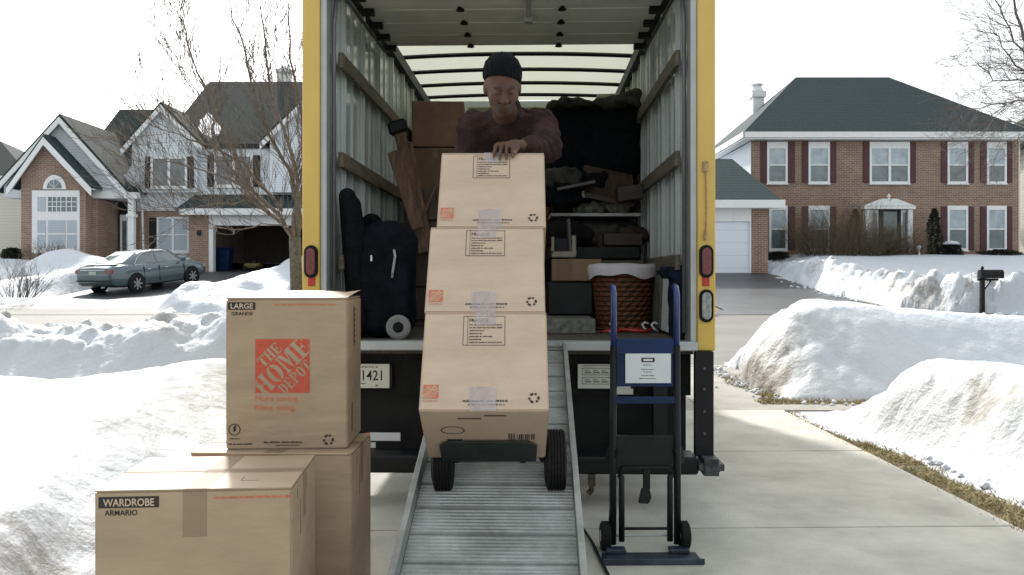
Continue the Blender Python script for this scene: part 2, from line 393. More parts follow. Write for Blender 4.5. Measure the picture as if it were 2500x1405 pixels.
def h_right(x, y):      # lawn right of the driveway
    e = 2.98 + .16 * (fbm(x * 1.2, y * 1.2, 61) - .5) - .22 * ss(6.2, 7.6, y)
    t = x - e
    endy = 1 - ss(7.1, 8.1, y - .5 * (x - 3) * .3 + .15 * fbm(x * 2, y * 2, 5))
    low = .10 * ss(-.02, .35, t) * (1 - ss(7.9, 8.5, y))
    hi = .53 * ss(.08, .70, t + .12 * (fbm(x * 2, y * 2, 62) - .5)) * endy
    hi = hi - .10 * ss(.9, 2.2, t) * endy
    r = .14 * (fbm(x * 1.3, y * 1.3, 63, 5) - .5) + .10 * (fbm(x * 4.5, y * 3, 64, 4) - .5) * np.exp(-((t - .45) / .3) ** 2)
    r = r + (.08 * lumps(x, y, 3, 321) + .05 * lumps(x, y, 7, 322) - .03) * np.exp(-((t - .42) / .3) ** 2)
    return np.where(t < -.02, -.06, low + hi + r * ss(0, .5, t) * (.3 + .7 * endy) * (1 - ss(7.9, 8.5, y)) - .012)
def h_rbank(x, y):
    e = 2.93 + .35 * (fbm(x * 1.1, y * 1.1, 71) - .5) + .28 * ss(10.8, 12.2, y) 
    t = x - e
    lx = np.sqrt(np.clip(t / 1.05, 0, 1) * (2 - np.clip(t / 1.05, 0, 1)))
    py = np.clip((y - 9.15 - .12 * (fbm(x, y, 72) - .5)) / 1.35, 0, 1); ly = np.sqrt(py * (2 - py))
    by = 1 - ss(11.9, 13.0, y)
    c = .98 - .22 * ss(4.0, 7.5, x)
    h = c * lx * (.35 * ly + .65 * ss(0, 1, py)) * by
    rough = np.exp(-(t / .8) ** 2)
    h = h + (.22 * (fbm(x * 2.4, y * 2.4, 73, 5) - .5) * (.35 + rough) + .06 * (fbm(x * .8, y * .8, 74) - .5)) * lx * ly * by + .07 * (np.abs(fbm(x * 6, y * 6, 75, 3) - .5)) * rough * lx * ly
    h = h + (.13 * lumps(x, y, 2.4, 331) + .07 * lumps(x, y, 5, 332) - .05) * rough * lx * ly
    return np.where((t < 0) | (py <= 0), -.05, h - .01)

def snow_obj(name, x0, x1, y0, y1, res, hf, df=None, off=0):
    xs = np.arange(x0, x1 + res, res); ys = np.arange(y0, y1 + res, res)
    o = grid(name, xs, ys, lambda X, Y: gz(X, Y) + hf(X, Y) + off, M['snow'], keep=lambda X, Y, Z: (Z - gz(X, Y)) > -.012,
             attr=(df or (lambda X, Y, Z: np.zeros_like(X))))
    return struct(o)
snow_obj('snow', -9, -1.35, 1.2, 8.8, .035, h_left, lambda X, Y, Z: -.10 + .22 * np.exp(-((X + 1.6) / .35) ** 2) + .20 * (fbm(X * 1.5, Y * 1.5, 81) > .60))
snow_obj('snow', -14, -2.0, 9.6, 13.0, .04, h_lbank, lambda X, Y, Z: -.12 + .42 * ss(.45, .75, Z) * ss(.40, .62, fbm(X * .9, Y * .9, 82)) * (1 - .5 * ss(-4, -3, X)))
snow_obj('snow', 2.6, 11, 1.0, 8.8, .035, h_right, lambda X, Y, Z: -.10 + .42 * np.exp(-((X - 3.38) / .22) ** 2) * ss(.42, .62, fbm(X * 2, Y * 1.3, 83)))
snow_obj('snow', 2.5, 14, 9.1, 13.1, .04, h_rbank, lambda X, Y, Z: -.16 + .42 * np.exp(-((X - 2.9) / .55) ** 2) * ss(.35, .6, fbm(X * 2, Y * 2, 84)) + .25 * np.exp(-((X - 2.8) / .4) ** 2) * (Z < .3))

# far side of the street
def edge(y, pts): return np.interp(y, [p[0] for p in pts], [p[1] for p in pts])
def h_fl(x, y):         # left of the grey car
    e = edge(y, [(22, -17.8), (23.5, -16.2), (25, -15.4), (30, -15.3), (34, -14.4), (37, -14.0)]) + .3 * (fbm(x * .7, y * .7, 90) - .5)
    t = e - x
    h = .30 * ss(0, .6, t) + .55 * np.exp(-((y - 24.5) / .8) ** 2) * ss(0, 1, t) + .22 * (fbm(x * .8, y * .8, 91, 5) - .5) * ss(0, .5, t)
    h = h + .75 * np.exp(-(((x + 17.1) / 1.3) ** 2 + ((y - 32.6) / 1.4) ** 2)) + .25 * ss(28, 34, y) * ss(0, 2, t) * (1 - .0 * x)
    h = h + .35 * np.exp(-((t - .9) / .7) ** 2) * ss(24, 26, y)
    return np.where((t < 0) | (y < 22.6), -.06, h * ss(22.5, 23.4, y + .3 * fbm(x, y, 92)) - .01)
def h_fm(x, y):         # between the two driveways opposite
    e = edge(y, [(22, -7.2), (23.3, -9.6), (24, -10.1), (25, -10.0), (30, -9.7), (38, -9.6)]) + .35 * (fbm(x * .7, y * .7, 93) - .5)
    e2 = edge(y, [(22, 4.6), (24, 5.4), (30, 5.9), (36, 5.4), (40, 5.4)])
    t = np.minimum(x - e, e2 - x)
    h = .36 * ss(0, .7, t) + (.42 * np.exp(-((y - 24.3) / .8) ** 2)) * ss(0, 1, t) + .35 * np.exp(-((x - e - .9) / .7) ** 2) * ss(24, 28, y)
    h = h + (.25 * (fbm(x * .9, y * .9, 94, 5) - .5) + .12 * (fbm(x * 3, y * 3, 95, 4) - .5) * (y < 26)) * ss(0, .6, t)
    h = h + (.25 * lumps(x, y, 1.3, 351) - .08) * ss(0, .6, t) * (y < 27)
    h = h + .8 * np.exp(-(((x - 4.9) / .55) ** 2 + ((y - 22.8) / .9) ** 2))
    return np.where((t < 0) | (y < 21.6), -.06, h * ss(21.7, 22.8, y + .3 * fbm(x, y, 96)) - .01)
def h_fr(x, y):
    e = edge(y, [(22, 14.0), (23.5, 12.0), (25, 11.3), (30, 11.0), (36, 10.9), (41, 10.9)]) + .35 * (fbm(x * .7, y * .7, 97) - .5)
    t = x - e
    h = .30 * ss(0, .6, t) + np.maximum(.50 * np.exp(-((t - .9) / .75) ** 2) * (1 - ss(32, 36, y)), .46 * np.exp(-((y - 24.0) / .9) ** 2) * ss(0, 1, t))
    h = h + (.40 * (fbm(x * 1.6, y * 1.6, 98, 5) - .5) + .34 * (fbm(x * 4.2, y * 4.2, 198, 4) - .45)) * (np.exp(-((t - .9) / 1.1) ** 2) + np.exp(-((y - 23.8) / 1.0) ** 2)) + .10 * (fbm(x * .5, y * .5, 99) - .5) * ss(0, 1, t)
    h = h + (.30 * lumps(x, y, 1.4, 341) + .18 * lumps(x, y, 3, 342) - .15) * np.maximum(np.exp(-((t - .9) / .9) ** 2) * (y < 34), np.exp(-((y - 23.8) / .8) ** 2)) * ss(0, .5, t)
    h = h + .45 * ss(28, 39, y) * ss(0, 3, t)
    return np.where((t < 0) | (y < 22.5), -.06, h * ss(22.4, 23.3, y + .3 * fbm(x, y, 100)) - .01)
snow_obj('snow', -40, -13.5, 22.4, 41, .13, h_fl, lambda X, Y, Z: -.15 + .4 * np.exp(-((Y - 23.4) / .7) ** 2) * ss(.4, .6, fbm(X, Y, 101)))
snow_obj('snow', -10.6, 6.5, 21.5, 40, .11, h_fm, lambda X, Y, Z: -.15 + .35 * np.exp(-((Y - 23.3) / .6) ** 2) * ss(.4, .6, fbm(X, Y, 102)))
snow_obj('snow', 10.3, 34, 22.4, 41, .10, h_fr, lambda X, Y, Z: -.12 + .44 * np.maximum(np.exp(-((X - 11.9) / 1.0) ** 2) * (Y < 33), np.exp(-((Y - 23.5) / .8) ** 2)) * ss(.42, .62, fbm(X * 3.1, Y * 3.1, 103)))
def h_back(x, y): return .30 + .2 * (fbm(x * .1, y * .1, 104) - .5)
o = grid('snow', np.linspace(-300, 300, 90), np.linspace(40.8, 400, 60), lambda X, Y: gz(X, Y) + h_back(X, Y), M['snow'], attr=lambda X, Y, Z: np.zeros_like(X) - .2); struct(o)

# dead grass along the snow edges
def blades(name, pts, label, seed, hmax=.05):
    rnd = random.Random(seed); mb = MB()
    for (x, y, z) in pts:
        a = rnd.uniform(0, 6.283); h = rnd.uniform(.004, hmax) * rnd.random(); l = rnd.uniform(.01, .07); wd = rnd.uniform(.003, .007)
        ca, sa = math.cos(a), math.sin(a); b = rnd.uniform(0, 6.283)
        mb.add([(x - wd * ca, y - wd * sa, z), (x + wd * ca, y + wd * sa, z), (x + l * math.cos(b), y + l * math.sin(b), z + h)], [(0, 1, 2)])
    o = mb.build(name, M['grass'], fix=False); return tag(o, label, 'grass', kind='stuff')
rnd = random.Random(5); pts = []
for i in range(42000):
    y = rnd.uniform(2.6, 8.5); x = rnd.uniform(2.66, 3.10 + .06 * math.sin(y * 5) - .18 * float(ss(6.2, 7.8, y)))
    if rnd.random() > 1.6 * float(fbm(x * 6, y * 6, 401, 3)) - .25: continue
    pts.append((x, y, -.03 + rnd.uniform(0, .012)))
blades('grass', pts, 'strip of flattened dead grass between driveway and right snow bank', 6)
pts = []
for i in range(7000):
    y = rnd.uniform(9.2, 11.6); x = rnd.uniform(2.72, 3.02) + .06 * math.sin(y * 4)
    pts.append((x, y, -.02 if y > 10 else 0))
for i in range(3000):
    x = rnd.uniform(2.6, 4.0); pts.append((x, rnd.uniform(8.95, 9.2), -.004))
blades('grass', pts, 'brown grass and clods at the foot of the street snow bank', 7, .07)

# loose lumps of snow that rolled off the banks
rnd = random.Random(17); mb = MB()
def lump(x, y, r):
    z = float(gz(x, y)); vs = []
    for j, (q, h) in enumerate(((1.0, -.2), (.95, .35), (.55, .8))):
        for k in range(6):
            a = k * 1.047 + j * .5; w_ = r * q * rnd.uniform(.7, 1.15); vs.append((x + w_ * math.cos(a), y + w_ * math.sin(a), z + r * h * rnd.uniform(.7, 1.1)))
    vs.append((x, y, z + r * .95)); f = [(j * 6 + k, j * 6 + (k + 1) % 6, (j + 1) * 6 + (k + 1) % 6, (j + 1) * 6 + k) for j in (0, 1) for k in range(6)] + [(12 + k, 12 + (k + 1) % 6, 18) for k in range(6)]
    mb.add(vs, f)
for i in range(90): lump(2.95 - abs(rnd.gauss(0, .16)), rnd.uniform(9.1, 12.4), rnd.uniform(.012, .05))
for i in range(60): lump(rnd.uniform(3.0, 6.0), rnd.uniform(8.7, 9.2), rnd.uniform(.012, .04))
for i in range(60): lump(2.98 + abs(rnd.gauss(0, .12)), rnd.uniform(3.2, 8.2), rnd.uniform(.010, .035))
for i in range(120): lump(rnd.uniform(10.4, 20), 22.2 - abs(rnd.gauss(0, .35)), rnd.uniform(.03, .10))
for i in range(120): lump(rnd.uniform(-14, -1), 13.0 + abs(rnd.gauss(0, .3)), rnd.uniform(.02, .08))
for i in range(60): lump(10.9 - abs(rnd.gauss(0, .25)), rnd.uniform(23, 35), rnd.uniform(.03, .09))
tag(mb.build('snow_lumps', M['snow'], fix=False), 'small loose lumps of snow scattered along the feet of the snow banks', 'snow', kind='stuff')
# ------------------------------------------------------------------ moving truck
TK = (-.027, 5.08, 0); TYAW = R(-1.64)
FL = .95
def tw(x, y, z):
    c, s = math.cos(TYAW), math.sin(TYAW); return (TK[0] + c * x - s * y, TK[1] + s * x + c * y, z)
truck = thing('moving_truck', 'yellow box moving truck backed up the driveway with its rear roll door open', 'truck', TK, (0, 0, TYAW), local=True)
W = 1.22; BL = 5.25; RZ = 3.30
mb = MB()
for s in (-1, 1):
    a, b = sorted((s * W, s * 1.115)); mb.box(a, b, -.005, .10, .90, 3.55)
mb.box(-1.115, 1.115, 0, .10, 3.16, 3.55)
body = mb.build('rear_frame', M['yellow'], truck, bevel=.006)
mb = MB()
for s in (-1, 1):
    a, b = sorted((s * 1.115, s * 1.078)); mb.box(a, b, .012, .14, .95, 3.16)
mb.box(-1.078, 1.078, .012, .14, 3.12, 3.16)
mb.build('door_jamb', M['galv'], truck, bevel=.003)
# outer skin
mb = MB()
for s in (-1, 1):
    a, b = sorted((s * (W - .004), s * 1.19)); mb.box(a, b, .10, BL, .90, 3.42)
mb.box(-1.19, 1.19, BL - .03, BL, .90, 3.42)
mb.build('outer_panel', M['yellow'], truck)
for s in (-1, 1):
    a, b = sorted((s * 1.10, s * 1.08)); wl = MB().box(a, b, .14, BL - .05, FL, 3.24).build('wall_lining', M['frp'], truck)
    for k in range(9):
        y = .42 + k * .61
        if y > BL - .1: break
        if y + .305 < BL - .1: MB().box(*sorted((s * 1.08, s * 1.070)), y + .296, y + .314, FL, 3.22).build('wall_rib', M['post'], truck)
        m2 = MB(); a, b = sorted((s * 1.08, s * 1.052)); m2.box(a, b, y - .018, y + .018, FL, 3.22)
        a, b = sorted((s * 1.08, s * 1.066)); m2.box(a, b, y - .04, y + .04, FL, 3.22)
        m2.build('wall_post', M['post'], truck, bevel=.002)
    for z in (1.42, 2.05, 2.66):
        a, b = sorted((s * 1.043, s * 1.012)); MB().box(a, b, .16, BL - .1, z - .045, z + .05).build('wood_rail', M['wood'], truck, bevel=.004)
    a, b = sorted((s * 1.09, s * 1.02)); MB().box(a, b, .14, BL - .05, 3.20, 3.30).build('roof_rail', M['blk'], truck)
    MB().tube([(s * 1.055, .10, 1.0), (s * 1.055, .10, 2.85), (s * 1.05, .14, 3.02), (s * 1.04, .27, 3.10), (s * 1.03, 1.75, 3.12)], .013, 8).build('door_track', mat('track_steel', (.14, .15, .15), .5, .3), truck, smooth=True)
mb = MB().box(-1.08, 1.08, BL - .05, BL - .031, FL, 3.42); mb.build('front_wall', M['frp'], truck)
MB().box(-1.11, 1.11, .10, BL - .03, .87, FL).build('cargo_floor', mat('plank_floor', (.10, .085, .065), .7, var=.3, scale=5, stretch=(8, .5, 1)), truck)
MB().box(-1.115, 1.115, -.03, .099, .90, FL + .004).build('rear_sill', M['galv'], truck, bevel=.006)
# translucent roof skin
m = bpy.data.materials.new('translucent_roof'); m.use_nodes = True; t = m.node_tree; t.nodes.clear()
tr = t.nodes.new('ShaderNodeBsdfTranslucent'); tr.inputs[0].default_value = (.78, .80, .62, 1)
df = t.nodes.new('ShaderNodeBsdfDiffuse'); df.inputs[0].default_value = (.7, .7, .6, 1)
n = t.nodes.new('ShaderNodeTexNoise'); n.inputs['Scale'].default_value = 3; n.inputs['Detail'].default_value = 4
rr = t.nodes.new('ShaderNodeValToRGB'); rr.color_ramp.elements[0].color = (.32, .33, .275, 1); rr.color_ramp.elements[1].color = (.41, .42, .355, 1)
t.links.new(n.outputs[0], rr.inputs[0]); t.links.new(rr.outputs[0], tr.inputs[0])
mi = t.nodes.new('ShaderNodeMixShader'); mi.inputs[0].default_value = .3; ou = t.nodes.new('ShaderNodeOutputMaterial')
t.links.new(tr.outputs[0], mi.inputs[1]); t.links.new(df.outputs[0], mi.inputs[2]); t.links.new(mi.outputs[0], ou.inputs[0])
mb = MB(); N = 10
def arch(x): return .035 * (1 - (x / 1.2) ** 2)
v = []; f = []
for j in (.1, BL):
    for i in range(N + 1):
        x = -1.2 + 2.4 * i / N; v.append((x, j, 3.40 + arch(x)))
for i in range(N): f.append((i, i + 1, i + N + 2, i + N + 1))
mb.add(v, f).build('roof_skin', m, truck, smooth=True)
for k in range(9):
    y = -.09 + k * .61
    if y < .2: continue
    mb = MB(); mb.tube([(-1.19 + 2.38 * i / 12, y, 3.375 + arch(-1.19 + 2.38 * i / 12)) for i in range(13)], .02, 4)
    mb.build('roof_bow', M['blk'], truck)
# roll door overhead
dm = mat('roll_door', (.74, .76, .68), .30, .1, var=.12, scale=2, bump=.05, bscale=8)
door = MB()
for k in range(5):
    door.box(-1.0, 1.0, .14 + k * .31, .14 + k * .31 + .304, 3.15, 3.175)
door = door.build('roll_door', dm, truck, bevel=.004)
mb = MB()
for k in range(5):
    y = .14 + (k + 1) * .31 - .02
    for x in (-.345, .345):
        mb.lathe([(.001, 0), (.030, .002), (.022, .016), (.001, .018)], (x, y, 3.132), n=12); mb.box(x - .012, x + .012, y - .05, y + .05, 3.141, 3.148)
    for s in (-1, 1):
        mb.box(*sorted((s * .93, s * 1.02)), y - .03, y + .03, 3.11, 3.148)
mb.build('hinge', M['blk'], door)
MB().box(.10, .13, .3, .95, 3.125, 3.149).box(.085, .145, .88, .95, 3.10, 3.149).build('latch_bar', M['galv'], door)
# under the bed
MB().box(-1.05, 1.10, .30, .33, .15, .869).box(-1.02, -.70, .0945, .299, .67, .80).box(.42, .75, .0998, .299, .66, .80).build('rear_apron', M['blk'], truck)
MB().box(-1.10, 1.10, .131, BL, .62, .868).build('chassis', M['blkr'], truck)
mb = MB(); mb.box(-1.10, 1.10, -.13, .095, .20, .30)
bm_ = mb.build('bumper', M['blk'], truck, bevel=.012)
MB().box(1.101, 1.245, -.16, .09, .195, .292).build('bumper_end', mat('scuffed_rubber', (.075, .08, .085), .6, var=.5, scale=18), truck, bevel=.03, seg=2)
for x in (-.45, .90): MB().box(x - .04, x + .04, -.0, .099, .301, .86).build('bumper_bracket', M['blk'], truck)
MB().box(.47, .51, -.12, -.06, .13, .199).tube([(.49, -.09, .14), (.49, -.09, .10), (.47, -.09, .08)], .018, 6).build('tow_hook', mat('rusty_steel', (.09, .06, .04), .8, var=.4, scale=30), truck)
mb = MB(); mb.box(1.10, 1.205, -.03, .04, .285, .898); mb.box(1.095, 1.12, -.035, -.03, .34, .86)
fl = mb.build('corner_post', M['blk'], truck, bevel=.008)
MB().box(-1.205, -1.10, -.03, .04, .285, .898).build('corner_post', M['blk'], truck, bevel=.008)
mb = MB()
for z in (.42, .55, .68, .80): mb.lathe([(.001, 0), (.010, 0), (.008, .006), (.001, .006)], (1.15, -.031, z), 'y', 8)
mb.build('bolt', mat('dull_bolt', (.08, .08, .08), .6), truck)
# lamps on the posts
def oval(mb, cx, cz, hw, hh, y0, y1, n=10):
    pts = []
    for i in range(n + 1):
        a = math.pi * i / n; pts.append((cx + hw * math.cos(a), cz + hh - hw + hw * math.sin(a)))
    for i in range(n + 1):
        a = math.pi + math.pi * i / n; pts.append((cx + hw * math.cos(a), cz - hh + hw + hw * math.sin(a)))
    mb.prism(pts, y0, y1)
lens = mat('red_lens', (.16, .012, .02), .15, var=.3, scale=50, coat=.6)
clear = mat('clear_lens', (.36, .40, .40), .12, var=.3, scale=40, coat=.6)
def lamp(x, z, m, name):
    mb = MB(); oval(mb, x, z, .041, .097, -.022, -.004); g = mb.build(name, M['blkr'], truck, bevel=.004)
    mb = MB(); oval(mb, x, z, .027, .080, -.034, -.020); mb.build('lens', m, g, bevel=.006, seg=2)
    return g
for s in (-1, 1):
    lamp(s * 1.165, 1.425, lens, 'tail_lamp'); lamp(s * 1.165, 1.165 if s > 0 else 1.15, clear, 'reversing_lamp')
    x = s * 1.163; MB().box(x - .021, x + .021, -.012, -.004, 1.28, 1.345).build('side_reflector', M['red'], truck, bevel=.002)
# latch strap on right post
mb = MB(); mb.box(1.145, 1.175, -.022, -.004, 1.95, 2.01); mb.tube([(1.16, -.02, 1.96), (1.163, -.022, 1.8), (1.164, -.022, 1.72), (1.160, -.02, 1.60)], .0045, 6)
mb.tube([(1.160, -.02, 1.60), (1.156, -.02, 1.56), (1.162, -.02, 1.55)], .010, 6)
mb.build('pull_strap', mat('orange_strap', (.42, .27, .16), .8, var=.3, scale=40), truck)
# plates and placards
pl = MB().box(-1.02, -.715, .090, .094, .662, .808).build('licence_plate', mat('plate', (.62, .62, .52), .4, var=.05), truck, bevel=.004)
mb = MB(); text_into(mb, "51421", .165, .062, (-.925, .0885, .708), (1, 0, 0), (0, 0, 1), .01)
text_into(mb, "ILLINOIS", .11, .012, (-.92, .0885, .785), (1, 0, 0), (0, 0, 1), .0)
mb.box(-.92, -.86, .0875, .0885, .688, .692)
mb.box(-.80, -.785, .0875, .0885, .787, .793); mb.box(-.80, -.785, .0875, .0885, .676, .682)
mb.build('lettering', M['ink'], pl)
pc = MB().box(.42, .735, .092, .0995, .665, .81).box(.62, .75, .092, .0995, .63, .664).build('placard', mat('placard', (.55, .56, .50), .5, var=.06), truck)
mb = MB()
for z0 in (.69, .745):
    for (a, b, c, d) in ((.445, .70, z0, z0 + .003), (.445, .70, z0 + .04, z0 + .043), (.445, .448, z0 + .003, z0 + .04), (.697, .70, z0 + .003, z0 + .04)): mb.box(a, b, .0905, .0915, c, d)
    for k in range(4): mb.box(.46 + k * .05, .50 + k * .05, .0905, .0915, z0 + .012, z0 + .018); mb.box(.46 + k * .05, .49 + k * .05, .0905, .0915, z0 + .026, z0 + .030)
mb.box(.445, .62, .0905, .0915, .80, .803)
mb.build('lettering', M['ink'], pc)
for (x0, x1, z0, z1, m) in ((-.86, -.835, .345, .395, 'red'), (-.834, -.65, .345, .393, 'white'), (-.86, -.80, .302, .334, 'white'), (.64, .74, .345, .385, 'white'), (.741, .87, .345, .385, 'red'), (.871, .95, .345, .385, 'white')):
    MB().box(x0, x1, .088, .0995, z0, z1).build('reflector_strip', M[m], truck)
# wheels, cab
for s in (-1, 1):
    for (yy, r) in ((3.3, .40), (7.2, .40)):
        mb = MB(); x0 = s * 1.0
        mb.lathe([(.22, -.15), (.36, -.15), (r, -.12), (r, .12), (.36, .15), (.22, .15)], (x0 * .93, yy, r), 'x', 28); wh = mb.build('wheel', M['blkr'], truck, smooth=False)
        MB().lathe([(.05, -.13), (.22, -.13), (.22, .13), (.05, .13)], (x0 * .93, yy, r), 'x', 20).build('rim', M['galv'], wh)
cab = MB()
cab.add([(-1.0, 5.45, .55), (1.0, 5.45, .55), (1.0, 8.0, .55), (-1.0, 8.0, .55), (-1.0, 5.45, 2.2), (1.0, 5.45, 2.2), (.95, 6.6, 2.2), (-.95, 6.6, 2.2), (-.98, 7.2, 1.45), (.98, 7.2, 1.45), (.95, 8.0, 1.2), (-.95, 8.0, 1.2)],
        [(0, 1, 5, 4), (4, 5, 6, 7), (7, 6, 9, 8), (8, 9, 10, 11), (11, 10, 2, 3), (1, 2, 10, 9, 6, 5), (0, 4, 7, 8, 11, 3)])
cab = cab.build('cab', M['yellow'], truck, bevel=.05, seg=2)
glass = mat('dark_glass', (.03, .04, .05), .08, var=0)
MB().slab([(-.85, 6.66, 2.12), (.85, 6.66, 2.12), (.88, 7.16, 1.52), (-.88, 7.16, 1.52)], (0, .02, .018)).build('windscreen', glass, cab)

# ------------------------------------------------------------------ ramp
ramp = thing('loading_ramp', 'ribbed aluminium loading ramp sloping from the truck bed to the driveway', 'ramp', tw(0, -.03, 0), (0, 0, TYAW), local=True)
SL = .340; RL = 2.70
def rz(y): return .950 + SL * y        # rail top height at local y (negative towards the camera)
ang = math.atan(SL); cy, cz = math.cos(ang), math.sin(ang)
for s in (-1, 1):
    a, b = Vector((s * .332, 0, rz(0) - .055)), Vector((s * .332, -RL, rz(-RL) - .055)); b.z = max(b.z, .03)
    up = Vector((0, -cz, cy)); mb = MB()
    mb.obox((a + b) / 2, (b - a) / 2, (.0035, 0, 0), up * .055)
    top = (a + b) / 2 + up * .0525; mb.obox(top + Vector((s * .006, 0, 0)), (b - a) / 2, (.0125, 0, 0), up * .004)
    bot = (a + b) / 2 - up * .0525; mb.obox(bot + Vector((s * .006, 0, 0)), (b - a) / 2, (.0125, 0, 0), up * .004)
    mb.build('side_rail', M['ramp'], ramp, bevel=.0015)
v = []; f = []; n = 128; st = RL / cy / n; O = Vector((0, 0, rz(0) - .05)); d = Vector((0, -cy, -cz)); up = Vector((0, -cz, cy))
prof = []
for k in range(n):
    s0 = k * st
    if k % 8 == 7: prof += [(s0, 0), (s0 + st * .15, .004), (s0 + st * .5, .004), (s0 + st * .6, -.006), (s0 + st * .95, -.006)]
    else: prof += [(s0, -.003), (s0 + st * .22, .004), (s0 + st * .60, .004), (s0 + st * .82, -.003)]
prof.append((n * st, 0))
for (a, h) in prof:
    p = O + d * a + up * h
    for x in (-.326, .326): v.append((x, p.y, max(p.z, .012)))
for k in range(len(prof) - 1): f.append((2 * k, 2 * k + 1, 2 * k + 3, 2 * k + 2))
dk = MB().add(v, f); dk.obox(O + d * (n * st / 2 - .02) - up * .012, d * (n * st / 2 - .05), (.325, 0, 0), up * .004)
dk.build('ramp_deck', M['ramp'], ramp, fix=False)
for k in range(5):
    p = O + d * (.3 + k * .55) - up * .04; MB().obox(p, (.325, 0, 0), d * .02, up * .022).build('cross_member', M['ramp'], ramp)
MB().box(-.33, .33, -.02, .04, .925, .953).build('hook_lip', M['ramp'], ramp, bevel=.003)
mb = MB(); mb.tube([(.36, 4.6, .02), (.40, 4.3, .012), (.415, 4.05, .012), (.43, 3.8, .012), (.47, 3.5, .012), (.50, 3.2, .012), (.49, 2.9, .012), (.44, 2.5, .012)], .008, 6)
tag(mb.build('cable', M['blkr'], smooth=True), 'thin black cable lying on the concrete beside the ramp', 'cable')

# ------------------------------------------------------------------ cartons
RT, UP = (1, 0, 0), (0, 0, 1)
def recycle(mb, cx, cz, r, y=-.0016):
    for k in range(3):
        a0 = math.pi / 2 + k * 2 * math.pi / 3
        for j in range(2):
            aa = a0 + (-.62 if j == 0 else .12); ab = aa + .5
            pts = [(cx + r * math.cos(aa), cz + r * math.sin(aa)), (cx + r * math.cos(ab), cz + r * math.sin(ab)), (cx + r * .60 * math.cos(ab), cz + r * .60 * math.sin(ab)), (cx + r * .60 * math.cos(aa), cz + r * .60 * math.sin(aa))]
            mb.add([(px, y, pz) for px, pz in pts], [(0, 1, 2, 3)])
        am = a0 + .62
        mb.add([(cx + r * 1.12 * math.cos(am), y, cz + r * 1.12 * math.sin(am)), (cx + r * .5 * math.cos(am), y, cz + r * .5 * math.sin(am)), (cx + r * .85 * math.cos(am + .38), y, cz + r * .85 * math.sin(am + .38))], [(0, 1, 2)])
def clip_poly(poly, x0, x1, z0, z1):
    def cl(P, f):
        out = []
        for i in range(len(P)):
            a, b = P[i], P[(i + 1) % len(P)]; fa, fb = f(a), f(b)
            if fa >= 0: out.append(a)
            if (fa >= 0) != (fb >= 0):
                t = fa / (fa - fb); out.append((a[0] + (b[0] - a[0]) * t, a[1] + (b[1] - a[1]) * t))
        return out
    for f in (lambda p: p[0] - x0, lambda p: x1 - p[0], lambda p: p[1] - z0, lambda p: z1 - p[1]):
        if len(poly) < 3: return []
        poly = cl(poly, f)
    return poly
def stencil(mb, ch, org, r, u, wd, h):
    """one slab-serif stencil letter in a wd x h cell"""
    def P(pts): mb.add([org + r * (x * wd) + u * (z * h) for x, z in pts], [tuple(range(len(pts)))])
    def B(x0, x1, z0, z1): P([(x0, z0), (x1, z0), (x1, z1), (x0, z1)])
    def bowl(cx, cz, ro, ri, hz, hi, a0, a1, n=10):
        for k in range(n):
            p, q = a0 + (a1 - a0) * k / n, a0 + (a1 - a0) * (k + 1) / n
            P([(cx + ro * math.cos(p), cz + hz * math.sin(p)), (cx + ro * math.cos(q), cz + hz * math.sin(q)), (cx + ri * math.cos(q), cz + hi * math.sin(q)), (cx + ri * math.cos(p), cz + hi * math.sin(p))])
    if ch == 'H':
        for x in (.02, .56): B(x, x + .42, 0, .10); B(x, x + .42, .90, 1); B(x + .08, x + .34, .10, .90)
        B(.36, .47, .44, .57); B(.53, .64, .44, .57)
    elif ch == 'O': bowl(.5, .5, .46, .17, .51, .42, -1.42, 1.42); bowl(.5, .5, .46, .17, .51, .42, math.pi - 1.42, math.pi + 1.42)
    elif ch == 'M':
        B(.0, .26, 0, .10); B(.06, .17, .1, 1); B(.62, 1, 0, .10); B(.70, .94, .1, 1); B(0, .1, .9, 1); B(.94, 1, .9, 1)
        P([(.19, 1), (.40, 1), (.56, .34), (.47, .04)]); P([(.58, .38), (.68, .80), (.68, 1), (.66, 1), (.50, .30)])
    elif ch == 'E':
        B(.02, .46, 0, .1); B(.02, .46, .9, 1); B(.1, .38, .1, .9); B(.50, .88, 0, .1); B(.50, .84, .9, 1); P([(.78, .1), (.88, .1), (.94, .34), (.88, .34)]); P([(.74, .9), (.84, .9), (.88, .68), (.82, .68)]); B(.42, .62, .45, .55); B(.60, .66, .34, .66)
    elif ch == 'T': B(.34, .66, .0, .84); B(.24, .76, 0, .08); B(.02, .46, .9, 1); B(.54, .98, .9, 1); B(.02, .10, .66, .9); B(.90, .98, .66, .9)
    elif ch == 'D': B(.02, .40, 0, .1); B(.02, .40, .9, 1); B(.1, .36, .1, .9); bowl(.42, .5, .50, .22, .5, .40, -1.45, 1.45)
    elif ch == 'P': B(.02, .48, 0, .1); B(.02, .42, .9, 1); B(.1, .36, .1, .9); bowl(.42, .71, .50, .22, .29, .19, -1.45, 1.5)
